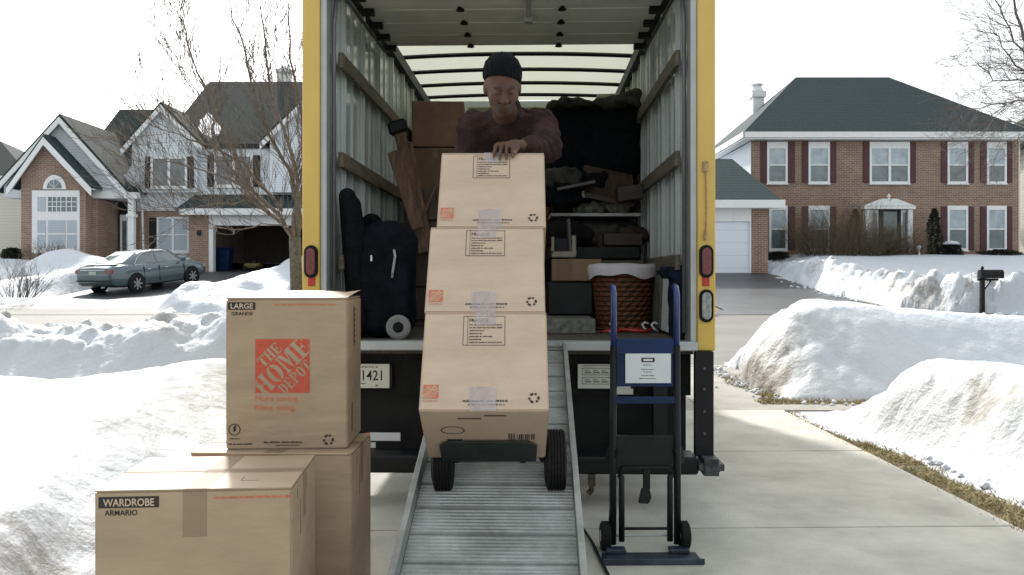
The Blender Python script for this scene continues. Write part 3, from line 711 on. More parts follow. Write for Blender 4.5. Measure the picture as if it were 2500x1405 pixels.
def logo(parent, x0, z0, s, mo, mc):
    """square emblem, stencil lettering running up at 45 degrees, clipped to the square"""
    mb = MB(); flat(mb, (x0, -.0014, z0), RT, UP, 0, s, 0, s); q = mb.build('emblem', mo, parent, fix=False)
    t = MB(); k = math.sqrt(.5); r = Vector((k, 0, k)); u = Vector((-k, 0, k)); c = Vector((x0 + s / 2, -.0022, z0 + s / 2))
    def line(txt, l, h, cx, cu):
        wts = [1.25 if ch == 'M' else 1 for ch in txt]; tot = sum(wts); x = cx - l / 2
        for ch, wt in zip(txt, wts):
            wd = l * wt / tot; stencil(t, ch, c + r * (x + .03 * wd) + u * (cu - h / 2), r, u, wd * .94, h); x += wd
    line("HOME", 1.30 * s, .36 * s, .0, .0); line("THE", .52 * s, .21 * s, -.02 * s, .315 * s); line("DEPOT", .74 * s, .215 * s, .02 * s, -.315 * s)
    out = MB()
    for f in t.f:
        P = clip_poly([(t.v[i][0], t.v[i][2]) for i in f], x0 + .004 * s, x0 + s - .004 * s, z0 + .004 * s, z0 + s - .004 * s)
        if len(P) >= 3: out.add([(a, -.0022, b) for a, b in P], [tuple(range(len(P)))])
    out.build('lettering', mc, q, fix=False); return q
def words(mb, x, z, l, h, n, seed, y=-.0016):
    """a row of small print"""
    r = random.Random(seed); px = x
    while px < x + l:
        wd = r.uniform(1.5, 5) * h * .7
        k = px
        while k < min(px + wd, x + l): mb.box(k, k + h * .45, y - .0001, y, z, z + h * r.uniform(.6, 1)); k += h * .62
        px += wd + h * .7

def carton_body(parent, wd, dp, h, m, flaps=True):
    mb = MB().box(-wd / 2, wd / 2, 0, dp, 0, h - .004); o = mb.build('carton', m, parent, bevel=.005, seg=2)
    g = .003
    mb = MB(); mb.box(-wd / 2 + .001, wd / 2 - .001, .001, dp / 2 - g, h - .0045, h); mb.box(-wd / 2 + .001, wd / 2 - .001, dp / 2 + g, dp - .001, h - .0045, h)
    mb.build('top_flap', m, parent, bevel=.001); return o

def wardrobe(label, loc, rot, wd, dp, h, front, group=None):
    t = thing('moving_box', label, 'box', loc, rot, group, local=True)
    carton_body(t, wd, dp, h, M['card2'])
    MB().box(-wd / 2 - .001, wd / 2 + .001, dp / 2 - .03, dp / 2 + .03, h, h + .0012).box(wd / 2 + .0002, wd / 2 + .0016, dp / 2 - .03, dp / 2 + .03, h - .16, h + .0012).build('packing_tape', M['tape'], t)
    MB().box(-.03, .045, -.0016, dp, h + .0014, h + .0024).box(-.035, .04, -.0016, -.0004, h - .15, h + .0024).build('packing_tape', M['tape'], t)
    if front:
        mb = MB(); flat(mb, (-wd / 2, -.0012, h), RT, UP, .012, .195, -.055, -.02)
        text_into(mb, "ARMARIO", .10, .018, (-wd / 2 + .03, -.0014, h - .079), RT, UP, .02); mk = mb.build('size_mark', M['ink'], t, fix=False)
        mb = MB(); text_into(mb, "WARDROBE", .155, .024, (-wd / 2 + .026, -.0022, h - .050), RT, UP, .02); mb.build('lettering', M['card'], mk, fix=False)
        mb = MB(); words(mb, .06, h - .032, .24, .008, 8, 3); mb.build('printing', M['orange2'], t, fix=False)
        mb = MB(); z = h + .0006
        for (a, b, c, d) in ((-.13, -.128, .10, .14), (-.13, -.05, .10, .102), (.12, .122, .10, .15), (.12, .18, .10, .102)): mb.box(a, b, c, d, h, z)
        mb.build('fold_line', M['ink'], t)
    # worn fold on the right side
    mb = MB(); x = wd / 2 + .0002
    for (a, b, c) in ((.10, h - .03, .03), (.16, h - .08, .12), (.28, h - .02, .05)): mb.box(x, x + .001, a, a + .004, b - c, b)
    mb.build('scuff', mat('crease', (.20, .13, .07), .8), t)
    return t
wb1 = wardrobe('big tan carton marked WARDROBE on the concrete, nearest the camera', (-.998, 2.70, 0), (0, 0, R(4.4)), .604, .49, .676, True)
wb2 = wardrobe('tall plain carton behind the WARDROBE box, carrying the LARGE box', (-.935, 3.34, 0), (0, 0, R(-.8)), .625, .42, .655, False)
MB().tube([(-.312, .002, .652), (.30, .002, .652)], .006, 6).build('rolled_edge', M['card2'], wb2)
lb = thing('moving_box', 'upright tan carton with big orange square emblem and LARGE mark, on top of another box', 'box', (-.893, 3.41, .657), (0, 0, R(1.8)), local=True)
w_, d_, h_ = .478, .37, .598
carton_body(lb, w_, d_, h_, M['card2'])
mb = MB(); v = []; f = []   # bowed lid edge
for i in range(9):
    x = -w_ / 2 + w_ * i / 8
    for j in range(5):
        y = d_ * j / 4; v.append((x, y, h_ + .002 + .022 * math.sin(math.pi * j / 8) * (.5 + .5 * math.sin(math.pi * i / 8)) + (.012 * (j / 4) if i == 8 else 0)))
for i in range(8):
    for j in range(4): f.append((i * 5 + j, i * 5 + j + 1, (i + 1) * 5 + j + 1, (i + 1) * 5 + j))
mb.add(v, f).build('lifted_flap', M['card2'], lb, smooth=True)
mb = MB(); flat(mb, (-w_ / 2, -.0012, 0), RT, UP, .008, .116, h_ - .046, h_ - .016); text_into(mb, "GRANDE", .084, .014, (-w_ / 2 + .022, -.0014, h_ - .068), RT, UP, .02)
mk = mb.build('size_mark', M['ink'], lb, fix=False)
mb = MB(); text_into(mb, "LARGE", .088, .021, (-w_ / 2 + .019, -.0022, h_ - .0415), RT, UP, .02); mb.build('lettering', M['card'], mk, fix=False)
logo(lb, -w_ / 2 + .116, h_ - .375, .213, M['orange'], M['card2'])
mb = MB(); text_into(mb, "More saving.", .172, .028, (-w_ / 2 + .116, -.0016, h_ - .414), RT, UP, .0); text_into(mb, "More doing.", .158, .028, (-w_ / 2 + .116, -.0016, h_ - .450), RT, UP, .0)
words(mb, -.05, h_ - .028, .24, .007, 9, 4); mb.build('slogan', M['orange2'], lb, fix=False)
mb = MB(); recycle(mb, w_ / 2 - .075, .036, .022); mb.build('recycling_mark', M['ink'], lb, fix=False)
mb = MB(); words(mb, -.09, .024, .15, .008, 5, 12); mb.box(-.045, .05, -.0017, -.0016, .014, .017)
mb.build('fine_print', M['ink'], lb, fix=False); mb = MB(); words(mb, -w_ / 2 + .012, .018, .09, .007, 5, 13)
for k in range(24):
    a, b = 2 * math.pi * k / 24, 2 * math.pi * (k + 1) / 24; cx_, cz2 = -w_ / 2 + .034, .078
    mb.add([(cx_ + r_ * math.cos(q), -.0016, cz2 + r_ * math.sin(q)) for q, r_ in ((a, .020), (b, .020), (b, .0235), (a, .0235))], [(0, 1, 2, 3)])
mb.v = mb.v[:]; flat(mb, (-w_ / 2 + .03, -.0018, .068), (1, 0, .6), (0, 0, 1), 0, .010, 0, .022); words(mb, -w_ / 2 + .015, .040, .04, .005, 3, 14)
mb.build('handling_mark', M['ink'], lb, fix=False)
mb = MB(); x = w_ / 2 + .0006
mb.box(x, x + .0006, .16, .18, h_ - .20, h_ - .04); mb.box(x, x + .0006, .11, .125, .05, .17)
for k in range(7): mb.box(x, x + .0006, .19, .20, h_ - .19 + k * .022, h_ - .18 + k * .022)
mb.build('side_printing', M['ink'], lb)

# stack on the hand truck
TILT = R(35.0)
def stack_pt(x, y, z):        # x right, y back, z up the stack -> world
    c, s = math.cos(TILT), math.sin(TILT); return Vector((-.105 + x, 3.20 + c * y + s * z, .842 - s * y + c * z))
BW, BD, BH = .485, .44, .433
def small_carton(label, dx, z, wd, top):
    t = thing('moving_box', label, 'box', stack_pt(dx, 0, z), (-TILT, 0, R(-.4) * (1 if z else 0)), 'cartons stacked on the tilted hand truck', local=True)
    carton_body(t, wd, BD, BH, M['card'])
    q = logo(t, -wd / 2 + .012, .050, .058, M['orange2'], M['card'])
    mb = MB(); words(mb, -wd / 2 + .012, .038, .055, .005, 3, 31); mb.build('printing', M['orange2'], t, fix=False)
    mb = MB(); X0, X1, Z1 = -.088, .078, BH - .018; Z0 = Z1 - .135
    for (a, b, c, d) in ((X0, X1, Z1 - .002, Z1), (X0, X1, Z0, Z0 + .002), (X0, X0 + .002, Z0, Z1), (X1 - .002, X1, Z0, Z1), (X0 + .017, X0 + .0185, Z0, Z1)): mb.box(a, b, -.0017, -.0016, c, d)
    text_into(mb, "FRAGILE", .075, .016, (X0 + .024, -.0017, Z1 - .028), RT, UP, .01)
    for k in range(7): words(mb, X0 + .024, Z1 - .043 - k * .0135, (.13, .13, .06, .05, .09, .05, .13)[k], .006, 4, 50 + k)
    mb.build('handling_label', M['ink'], t, fix=False); mb = MB(); recycle(mb, wd / 2 - .055, .052, .022); mb.build('recycling_mark', M['ink'], t, fix=False)
    mb = MB(); words(mb, -.08, .036, .17, .009, 6, 70); words(mb, -.06, .022, .14, .006, 6, 71)
    mb.build('fine_print', M['ink'], t, fix=False)
    mb = MB(); mb.box(-.055, .045, -.0026, -.0020, -.001, .10); mb.build('packing_tape', M['tape2'], t)
    mb = MB(); mb.box(-.040, .04, -.0026, -.0020, BH - .06, BH); mb.build('packing_tape', M['tape2'], t)
    return t
s1 = small_carton('bottom tan carton of the leaning stack, resting on the toe plate', 0, 0, BW, False)
s2 = small_carton('middle tan carton of the leaning stack on the ramp', -.004, BH, BW, False)
s3 = small_carton('top tan carton of the leaning stack, with a hand on its edge', .016, 2 * BH, .470, True)
# printing under the bottom carton
def und(x0, x1, y0, y1): mb.box(x0, x1, y0, y1, -.0012, -.0008)
mb = MB()
for k in range(24):
    a, b = 2 * math.pi * k / 24, 2 * math.pi * (k + 1) / 24
    P = [(-.125 + (.042 + e) * math.cos(t), .17 + (.030 + e) * math.sin(t)) for t, e in ((a, 0), (b, 0), (b, .005), (a, .005))]
    mb.add([(p, q, -.001) for p, q in P], [(0, 1, 2, 3)])
mb.build('oval_stamp', M['ink'], s1)
mb = MB()
for j in range(7):
    for k in range(3): und(.09 + k * .01, .096 + k * .01, .20 + j * .009, .206 + j * .009)
for k in range(9): und(.125 + k * .008, .125 + k * .008 + (.005 if k % 3 else .002), .205, .255)
mb.build('bar_print', M['ink'], s1); mb = MB()
for k in range(10): und(-.10 + k * .009, -.094 + k * .009, .06, .072)
mb.build('fine_print', M['ink'], s1); mb = MB()
for k in range(12): und(.0 + k * .007, .005 + k * .007, .035, .046)
mb.build('fine_print', M['ink'], s1); mb = MB()
for k in range(5): und(-.15 + k * .012, -.142 + k * .012, .25, .28)
mb.build('fine_print', M['ink'], s1)

# hand truck under the stack
HT = stack_pt(0, BD + .004, -.004)
ht = thing('hand_truck', 'black two wheeled hand truck tilted on the ramp under three boxes', 'hand truck', HT, (-TILT, 0, 0), local=True)
dk = mat('dark_steel', (.03, .036, .034), .5, .3, var=.3, scale=14)
mb = MB(); P = [(-.185, .004), (.205, .004), (.205, -.15), (.17, -.19), (-.15, -.19), (-.185, -.15)]
mb.slab([(x, y, -.010) for x, y in P], (0, 0, .009)); mb.build('toe_plate', dk, ht, bevel=.002)
for s in (-1, 1):
    MB().tube([(.01 + s * .14, .03, 0), (.01 + s * .14, .03, 1.18), (.01 + s * .13, .06, 1.26), (.01 + s * .10, .12, 1.30)], .014, 8).build('rail', dk, ht, smooth=True)
for z in (.12, .42, .75, 1.05): MB().box(-.13, .15, .02, .04, z, z + .04).build('cross_bar', dk, ht)
MB().tube([(-.09, .12, 1.30), (.11, .12, 1.30)], .014, 8).build('handle', M['blkr'], ht, smooth=True)
MB().tube([(-.21, .124, .05), (.29, .124, .05)], .009, 8).build('axle', M['galv'], ht)
for x in (-.19, .29):
    mb = MB(); pr = [(.055, -.045), (.09, -.045), (.118, -.036)]
    for k in range(5): a = -.032 + k * .013; pr += [(.130, a), (.130, a + .008), (.124, a + .0085), (.124, a + .0125)]
    pr += [(.130, .034), (.118, .042), (.09, .045), (.055, .045)]
    wh = mb.lathe(pr, (x, .124, .05), 'x', 28).build('wheel', M['blkr'], ht)
    MB().lathe([(.012, -.035), (.055, -.040), (.055, .040), (.012, .035)], (x, .124, .05), 'x', 18).build('hub', M['galv'], wh)
    MB().beam((x * .62 + .01, .03, .10), (x * .80 + .01, .124, .05), .02, .03).build('axle_bracket', dk, ht)

# ------------------------------------------------------------------ blue hand truck, upright
b_ = thing('hand_truck', 'upright blue and black hand truck standing on the driveway beside the ramp', 'hand truck', (.655, 4.02, 0), (0, 0, R(1)), local=True)
mb = MB()
mb.slab([(-.235, -.03, 0), (.24, -.03, 0), (.235, .135, 0), (-.22, .135, 0)], (0, 0, .008)); mb.box(-.235, .24, -.034, -.028, 0, .03)
mb.build('toe_plate', M['slate'], b_, bevel=.003)
for s in (-1, 1):
    x = s * .158
    MB().tube([(x, .19, .03), (x, .19, .35), (x * .98, .19, 1.0)], .0175, 10).build('rail', M['blk'], b_, smooth=True)
    h = MB().tube([(x * .98, .19, 1.0), (x * .98, .187, 1.20), (x * .98, .192, 1.255), (x * .98, .215, 1.285), (x * .98, .25, 1.29)], .0155, 10).build('handle', M['blue'], b_, smooth=True)
    MB().tube([(s * .118, .17, .05), (s * .118, .17, .36), (s * .128, .18, .37)], .015, 8).build('inner_rail', M['blk'], b_, smooth=True)
    mb = MB(); wh = mb.lathe([(.025, -.024), (.056, -.024), (.069, -.016), (.069, .016), (.056, .024), (.025, .024)], (s * .194, .20, .069), 'x', 24).build('wheel', M['blkr'], b_)
    MB().lathe([(.006, -.025), (.028, -.025), (.028, .025), (.006, .025)], (s * .194, .20, .069), 'x', 16).build('hub', M['galv'], wh)
    MB().beam((s * .158, .19, .20), (s * .165, .20, .069), .012, .04).build('axle_bracket', M['blk'], b_)
    MB().box(*sorted((s * .105, s * .20)), .10, .16, .009, .03).build('foot', M['slate'], b_, bevel=.004)
    MB().beam((x, .19, .50), (s * .172, .20, .42), .02, .05).build('stay', M['blk'], b_)
MB().tube([(-.22, .20, .069), (.22, .20, .069)], .006, 6).build('axle', M['galv'], b_)
MB().box(-.15, .15, .185, .20, .955, 1.035).build('cross_plate', M['dblue'], b_, bevel=.004)
MB().box(-.15, .15, .192, .20, .80, .954).build('back_panel', M['dblue'], b_)
MB().box(-.152, .152, .178, .205, .715, .750).build('cross_bar', M['dblue'], b_, bevel=.005)
MB().tube([(-.13, .18, .375), (-.11, .18, .405), (.11, .18, .405), (.13, .18, .375)], .010, 8).build('cross_bar', M['blk'], b_, smooth=True)
MB().box(-.152, .152, .19, .21, .395, .56).build('lower_panel', M['blk'], b_, bevel=.006)
MB().box(-.12, .12, .165, .175, .105, .117).build('cross_bar', M['blk'], b_)
mb = MB(); mb.box(-.012, .022, .172, .19, .30, .40); mb.add([(-.035, .165, .235), (.012, .165, .232), (.028, .165, .262), (.018, .17, .305), (-.02, .17, .305), (-.035, .19, .235), (.012, .19, .232), (.028, .19, .262), (.018, .19, .305), (-.02, .19, .305)],
    [(0, 1, 2, 3, 4), (9, 8, 7, 6, 5), (0, 5, 6, 1), (1, 6, 7, 2), (2, 7, 8, 3), (3, 8, 9, 4), (4, 9, 5, 0)]); mb.build('strap_buckle', M['blk'], b_, bevel=.003)
lbp = MB().box(-.098, .125, .182, .1845, .818, .962).build('paper_label', M['paper'], b_)
mb = MB(); y = .1815
for (a, b, c, d) in ((-.02, .045, .920, .942),): mb.box(a, b, y - .0003, y, c, d)
for (a, b, c, s_) in ((-.01, .03, .905, 1), (-.02, .045, .882, 2), (-.01, .03, .870, 3), (-.02, .04, .853, 4), (-.03, .05, .838, 5)): words(mb, a, c, b - a, .005, 4, s_, y)
mb.build('lettering', M['ink'], lbp, fix=False)
MB().box(-.010, .035, y - .0012, y - .0005, .926, .936).build('lettering', M['paper'], lbp)
# ------------------------------------------------------------------ houses
def HX(px, d): return (px - 1250) / F * d
def HZ(py, d): return EYE + (670 - py) / F * d
BR = bricks('brick', (.27, .165, .115), (.20, .11, .075), (.40, .36, .30))
BR2 = bricks('brown_brick', (.30, .20, .15), (.23, .14, .10), (.40, .34, .29))
SID = banded('white_siding', (.66, .70, .74), (.42, .45, .49), .12, duty=.10)
SHG = banded('green_grey_shingle', (.050, .071, .076), (.032, .047, .050), .14, duty=.22, var=.22, rough=.9, nscale=9)
SHG2 = banded('grey_shingle', (.046, .058, .057), (.028, .035, .034), .14, duty=.22, var=.22, rough=.9, nscale=9)
SHB = mat('dark_shutter', (.018, .02, .024), .6, var=.1, spec=.2); SHR = mat('maroon_shutter', (.075, .022, .028), .6, var=.15)
CRE = banded('cream_siding', (.62, .60, .52), (.48, .46, .40), .15, duty=.1)
PAL = mat('curtained_glass', (.34, .42, .45), .15, var=.2, scale=2.5, spec=.8, coat=.4)
GLS = mat('window_glass', (.10, .14, .15), .10, var=.35, scale=1.6, spec=.9, coat=.5)
BLN = banded('blinds', (.42, .47, .52), (.30, .34, .38), .07, duty=.3, rough=.25)
DRK = mat('recess_shade', (.02, .02, .02), .9, var=.2)

def window(par, x0, x1, z0, z1, y, cols=1, top=0.0, rail=True, blinds=False, grid_=None, fr=.07, bord=.10):
    mb = MB(); yb = y - .07
    mb.box(x0, x1, yb, y + .02, z0, z0 + bord); mb.box(x0, x1, yb, y + .02, z1 - bord - top, z1)
    mb.box(x0, x0 + bord, yb, y + .02, z0 + bord, z1 - bord - top); mb.box(x1 - bord, x1, yb, y + .02, z0 + bord, z1 - bord - top)
    mb.box(x0 - .03, x1 + .03, yb - .04, y + .02, z0 - .05, z0 - .001)
    xa, xb, za, zb = x0 + bord, x1 - bord, z0 + bord, z1 - bord - top
    for k in range(1, cols):
        xm = xa + (xb - xa) * k / cols; mb.box(xm - .06, xm + .06, yb, y + .02, za, zb)
    if rail: zm = (za + zb) / 2; mb.box(xa, xb, yb + .015, y + .01, zm - .03, zm + .03)
    w_ = mb.build('window', M['white'], par)
    if rail and not blinds: zm = (za + zb) / 2; MB().box(xa, xb, y - .03, y - .005, za, zm).build('pane', GLS, w_); MB().box(xa, xb, y - .03, y - .005, zm + .001, zb).build('pane', PAL, w_)
    else: MB().box(xa, xb, y - .03, y - .005, za, zb).build('pane', BLN if blinds else GLS, w_)
    if grid_:
        g = MB(); nx, nz = grid_
        for k in range(1, nx): xm = xa + (xb - xa) * k / nx; g.box(xm - .015, xm + .015, y - .045, y - .031, za, zb)
        for k in range(1, nz): zm = za + (zb - za) * k / nz; g.box(xa, xb, y - .047, y - .032, zm - .015, zm + .015)
        g.build('muntin', M['white'], w_)
    return w_
def shutter(par, x0, x1, z0, z1, y, m):
    mb = MB().box(x0, x1, y - .05, y + .01, z0, z1)
    n = int((z1 - z0) / .14)
    for k in range(n): mb.box(x0 + .04, x1 - .04, y - .062, y - .0505, z0 + .05 + k * (z1 - z0 - .1) / n, z0 + .05 + (k + .6) * (z1 - z0 - .1) / n)
    return mb.build('shutter', m, par)
def hip_roof(par, x0, x1, y0, y1, ze, rx0, rx1, ry, zr, m, name='roof', th=.16):
    v = [(x0, y0, ze), (x1, y0, ze), (x1, y1, ze), (x0, y1, ze), (rx0, ry, zr), (rx1, ry, zr)]
    v += [(a, b, c - th) for a, b, c in v[:4]]
    f = [(0, 1, 5, 4), (1, 2, 5), (2, 3, 4, 5), (3, 0, 4), (6, 7, 1, 0), (7, 8, 2, 1), (8, 9, 3, 2), (9, 6, 0, 3), (9, 8, 7, 6)]
    return MB().add(v, f).build(name, m, par)

# --- brick colonial on the right
hR = thing('brick_house', 'two storey red brick house with green hip roof and maroon shutters across the street', 'house', (17.5, 40.5, 1.6))
D = 40.5; XL, XR_ = HX(1834, D), HX(2487, D); ze = HZ(345, D)
MB().box(XL, XR_, D, 50, 1.2, ze).build('wall', BR, hR)
MB().box(XL - .012, XL + .02, D + .02, 50, 1.2, ze - .01).build('side_wall', SID, hR)
MB().box(XR_ - .02, XR_ + .05, D - .03, 50, 1.2, ze - .01).build('corner_trim', CRE, hR)
rf = hip_roof(hR, XL - .45, XR_ + .45, D - .45, 50.4, ze + .38, HX(1943, 45.2), HX(2170, 45.2), 45.2, HZ(189, 45.2), SHG)
mb = MB(); mb.box(XL - .5, XR_ + .5, D - .52, D - .46, ze + .09, ze + .36); mb.box(XL - .45, XR_ + .45, D - .459, D - .001, ze + .02, ze + .08)
mb.box(XL - .52, XL - .46, D - .52, 50.4, ze + .09, ze + .36); mb.box(XL - .459, XL - .013, D - .001, 50.4, ze + .02, ze + .08); mb.build('fascia', M['white'], hR)
mb = MB(); cx0, cx1 = HX(1835, 47), HX(1862, 47); mb.box(cx0, cx1, 46.7, 47.4, 8, HZ(226, 47)); mb.box(cx0 - .08, cx1 + .08, 46.6, 47.5, HZ(240, 47), HZ(225, 47)); mb.lathe([(.34, 0), (.34, .12), (.22, .34), (.36, .36), (.36, .42)], ((cx0 + cx1) / 2, 47.05, HZ(225, 47)), n=12)
mb.build('chimney', M['white'], hR)
for (a, b, sa, sb, cols) in ((1872, 1922, 1857, 1940, 1), (1973, 2025, 1958, 2041, 1), (2122, 2220, 2107, 2235, 2), (2312, 2362, 2297, 2377, 1), (2408, 2456, 2393, 2470, 1)):
    window(hR, HX(a, D), HX(b, D), HZ(449, D), HZ(347, D), D, cols, top=.22)
    shutter(hR, HX(sa, D), HX(a - 1, D), HZ(447, D), HZ(348, D), D, SHR); shutter(hR, HX(b + 1, D), HX(sb, D), HZ(447, D), HZ(348, D), D, SHR)
for (a, b, sa, sb) in ((1877, 1922, None, 1940), (1973, 2025, 1958, 2041), (2312, 2362, 2297, 2377), (2408, 2456, 2393, 2470)):
    window(hR, HX(a, D), HX(b, D), HZ(612, D), HZ(503, D), D, 1, top=.1)
    if sa: shutter(hR, HX(sa, D), HX(a - 1, D), HZ(611, D), HZ(505, D), D, SHR)
    shutter(hR, HX(b + 1, D), HX(sb, D), HZ(611, D), HZ(505, D), D, SHR)
# entrance
y = D - .30; mb = MB()
for (a, b) in ((2113, 2124), (2218, 2229)): mb.box(HX(a, y), HX(b, y), y, D, 1.6, HZ(512, y))
mb.box(HX(2125, y), HX(2217, y), D - .10, D - .002, 1.6, HZ(512, y)); mb.box(HX(2108, y), HX(2234, y), y - .08, D, HZ(511, y), HZ(504, y))
mb.prism([(HX(2108, y), HZ(503, y)), (HX(2234, y), HZ(503, y)), (HX(2190, y), HZ(486, y)), (HX(2178, y), HZ(486, y)), (HX(2171, y), HZ(492, y)), (HX(2164, y), HZ(486, y)), (HX(2152, y), HZ(486, y))], y - .04, D - .003)
mb.lathe([(.02, 0), (.08, .06), (.05, .14), (.09, .22), (.02, .34)], (HX(2171, y), y + .05, HZ(491, y)), n=10)
e_ = mb.build('door_surround', M['white'], hR)
MB().box(HX(2143, D), HX(2196, D), D - .16, D - .101, 1.7, HZ(512, D)).build('door', SHB, hR)
MB().box(HX(2153, D), HX(2186, D), D - .17, D - .161, 2.2, HZ(518, D)).build('storm_glass', GLS, hR)
for (a, b) in ((2128, 2138), (2202, 2212)): MB().box(HX(a, D), HX(b, D), D - .12, D - .101, 2.3, HZ(520, D)).build('sidelight', GLS, hR)
# garage wing
D2 = 36.0; gx1 = HX(1875, D2); gx0 = HX(1600, D2); zt = HZ(510, D2)
dx0, dx1 = HX(1640, D2), HX(1828, D2)
MB().box(dx1 + .10, gx1, D2, D2 + .3, 1.2, zt).build('wall', BR, hR); MB().box(gx0, dx0 - .1, D2, D2 + .3, 1.2, zt).build('wall', BR, hR)
MB().box(gx0, gx1 - .01, D2 + .301, D + .5, 1.2, zt).build('garage_wing', SID, hR)
MB().box(dx0 - .099, dx1 + .099, D2 - .02, D2 + .3, HZ(541, D2), zt).build('lintel', M['white'], hR)
gd = banded('panel_door', (.70, .74, .80), (.52, .55, .60), .53, duty=.04, rough=.5)
MB().box(dx0 - .05, dx1 + .04, D2 + .08, D2 + .2, 1.3, HZ(541, D2) - .001).build('garage_door', gd, hR)
MB().box(dx1 + .04, dx1 + .099, D2 - .02, D2 + .25, 1.3, HZ(541, D2) - .001).build('door_trim', M['white'], hR)
hip_roof(hR, gx0 - .4, HX(1898, D2), D2 - .45, 45, zt + .36, gx0 + 2, HX(1790, 39.0), 39.2, HZ(387, 39.0), SHG)
MB().box(gx0 - .45, HX(1908, D2), D2 - .52, D2 - .46, zt, zt + .33).box(gx0 - .4, gx1 + .35, D2 - .459, D2 - .001, zt, zt + .06).build('fascia', M['white'], hR)

# --- gabled house on the left
hL = thing('gabled_house', 'two storey house with brick gable wing, white siding gables and open garage across the street', 'house', (-15, 38.5, 1.4))
def gable(par, pk, le, re, d, depth, base, wm, rm, over=.35, wall_in=.0, trim=.24, rake=True):
    """pk, le, re: photo points of the rake peak and eave ends on plane d"""
    P = [(HX(p[0], d), HZ(p[1], d)) for p in (le, pk, re)]; b = HZ(base, d)
    (lx, lz), (px_, pz), (rx, rz_) = P
    sl_l = (pz - lz) / (px_ - lx); sl_r = (pz - rz_) / (rx - px_)
    ix0, ix1 = lx + over, rx - over
    MB().prism([(ix0, b), (ix1, b), (ix1, pz - sl_r * (ix1 - px_) - .10), (px_, pz - .10), (ix0, pz - sl_l * (px_ - ix0) - .10)], d, d + depth).build('gable_wall', wm, par)
    for (ex, ez) in ((lx, lz), (rx, rz_)):
        MB().slab([(ex, d - .34, ez), (px_, d - .34, pz), (px_, d + depth, pz), (ex, d + depth, ez)], (0, 0, .14)).build('roof', rm, par)
        if rake:
            MB().prism([(ex, ez - .01), (px_, pz - .01), (px_, pz - trim * 1.25), (ex, ez - trim * 1.25)], d - .40, d - .341).build('rake_board', M['white'], par)
            MB().slab([(ex, d - .34, ez - .06), (px_, d - .34, pz - .06), (px_, d - .001, pz - .06), (ex, d - .001, ez - .06)], (0, 0, .05)).build('soffit', M['white'], par)
# main volumes
def front_roof(par, pts, m, t=.15): MB().slab(pts, (0, 0, t)).build('roof', m, par)
dm_ = 39.3
MB().box(HX(335, dm_), HX(1000, dm_), dm_, dm_ + 11, HZ(515, dm_), HZ(350, dm_)).build('wall', SID, hL)
MB().box(HX(200, dm_), HX(336, dm_), dm_ + .4, dm_ + 11, 1.2, HZ(455, dm_)).build('wall', BR2, hL)
MB().box(HX(336, dm_) + .01, HX(505, dm_), dm_ + .15, dm_ + 10, 1.2, HZ(516, dm_)).build('wall', BR2, hL)
hip_roof(hL, HX(385, 39), HX(1010, 39), 39.2, 51, HZ(352, 39.2), HX(512, 45), HX(1000, 45), 45, HZ(200, 45), SHG2, th=.2)
hip_roof(hL, HX(150, 39), HX(350, 39), 39.0, 50, HZ(455, 39.0), HX(292, 44.5), HX(420, 44.5), 44.5, HZ(268, 44.5), SHG2)
mb = MB(); mb.box(HX(679, 46), HX(708, 46), 45.7, 46.4, 9, HZ(178, 46)); mb.box(HX(676, 46), HX(712, 46), 45.6, 46.5, HZ(180, 46), HZ(172, 46)); mb.lathe([(.3, 0), (.3, .1), (.15, .22), (.02, .28)], (HX(694, 46), 46.05, HZ(172, 46)), n=10); mb.build('chimney', M['white'], hL)
# gables, back to front
gable(hL, (400, 259), (303, 368), (500, 360), 38.9, 4, 470, SID, SHG2, over=.35)
gable(hL, (830, 165), (640, 352), (1020, 352), 38.7, 5, 470, SID, SHG2)
gable(hL, (155, 289), (-10, 470), (318, 470), 37.6, 5.5, 483, SID, SHG2)
dA = 36.95
gable(hL, (117, 338), (28, 462), (233, 462), dA, .62, 640, BR2, SHG, over=.42, trim=.27)
mb = MB().box(HX(55, dA) + .1, HX(222, dA), dA + .621, dA + 3.4, 1.2, HZ(484, dA)); mb.build('wing_wall', BR2, hL)
MB().box(HX(222, 37.6), HX(335, 37.6), 37.55, 37.9, HZ(485, 37.6), HZ(470, 37.6)).build('porch_beam', M['white'], hL)
MB().box(HX(312, 37.6), HX(326, 37.6), 37.6, 37.85, 1.3, HZ(485, 37.6) - .001).box(HX(309, 37.6), HX(329, 37.6), 37.55, 37.9, HZ(530, 37.6), HZ(523, 37.6)).box(HX(309, 37.6), HX(329, 37.6), 37.55, 37.9, 1.25, 1.6).build('porch_column', M['white'], hL)
MB().box(HX(292, 39.6), HX(322, 39.6), 39.5, 39.69, 1.3, HZ(488, 39.6)).build('recess_shade_panel', DRK, hL)  # near-black sheet over the brick; the porch recess's shade is in its colour
MB().box(HX(293, 39.4), HX(316, 39.4), 39.40, 39.49, 1.3, HZ(525, 39.4)).build('door', M['white'], hL)
MB().box(HX(299, 39.4), HX(309, 39.4), 39.385, 39.399, 2.3, HZ(540, 39.4)).build('storm_glass', GLS, hL)
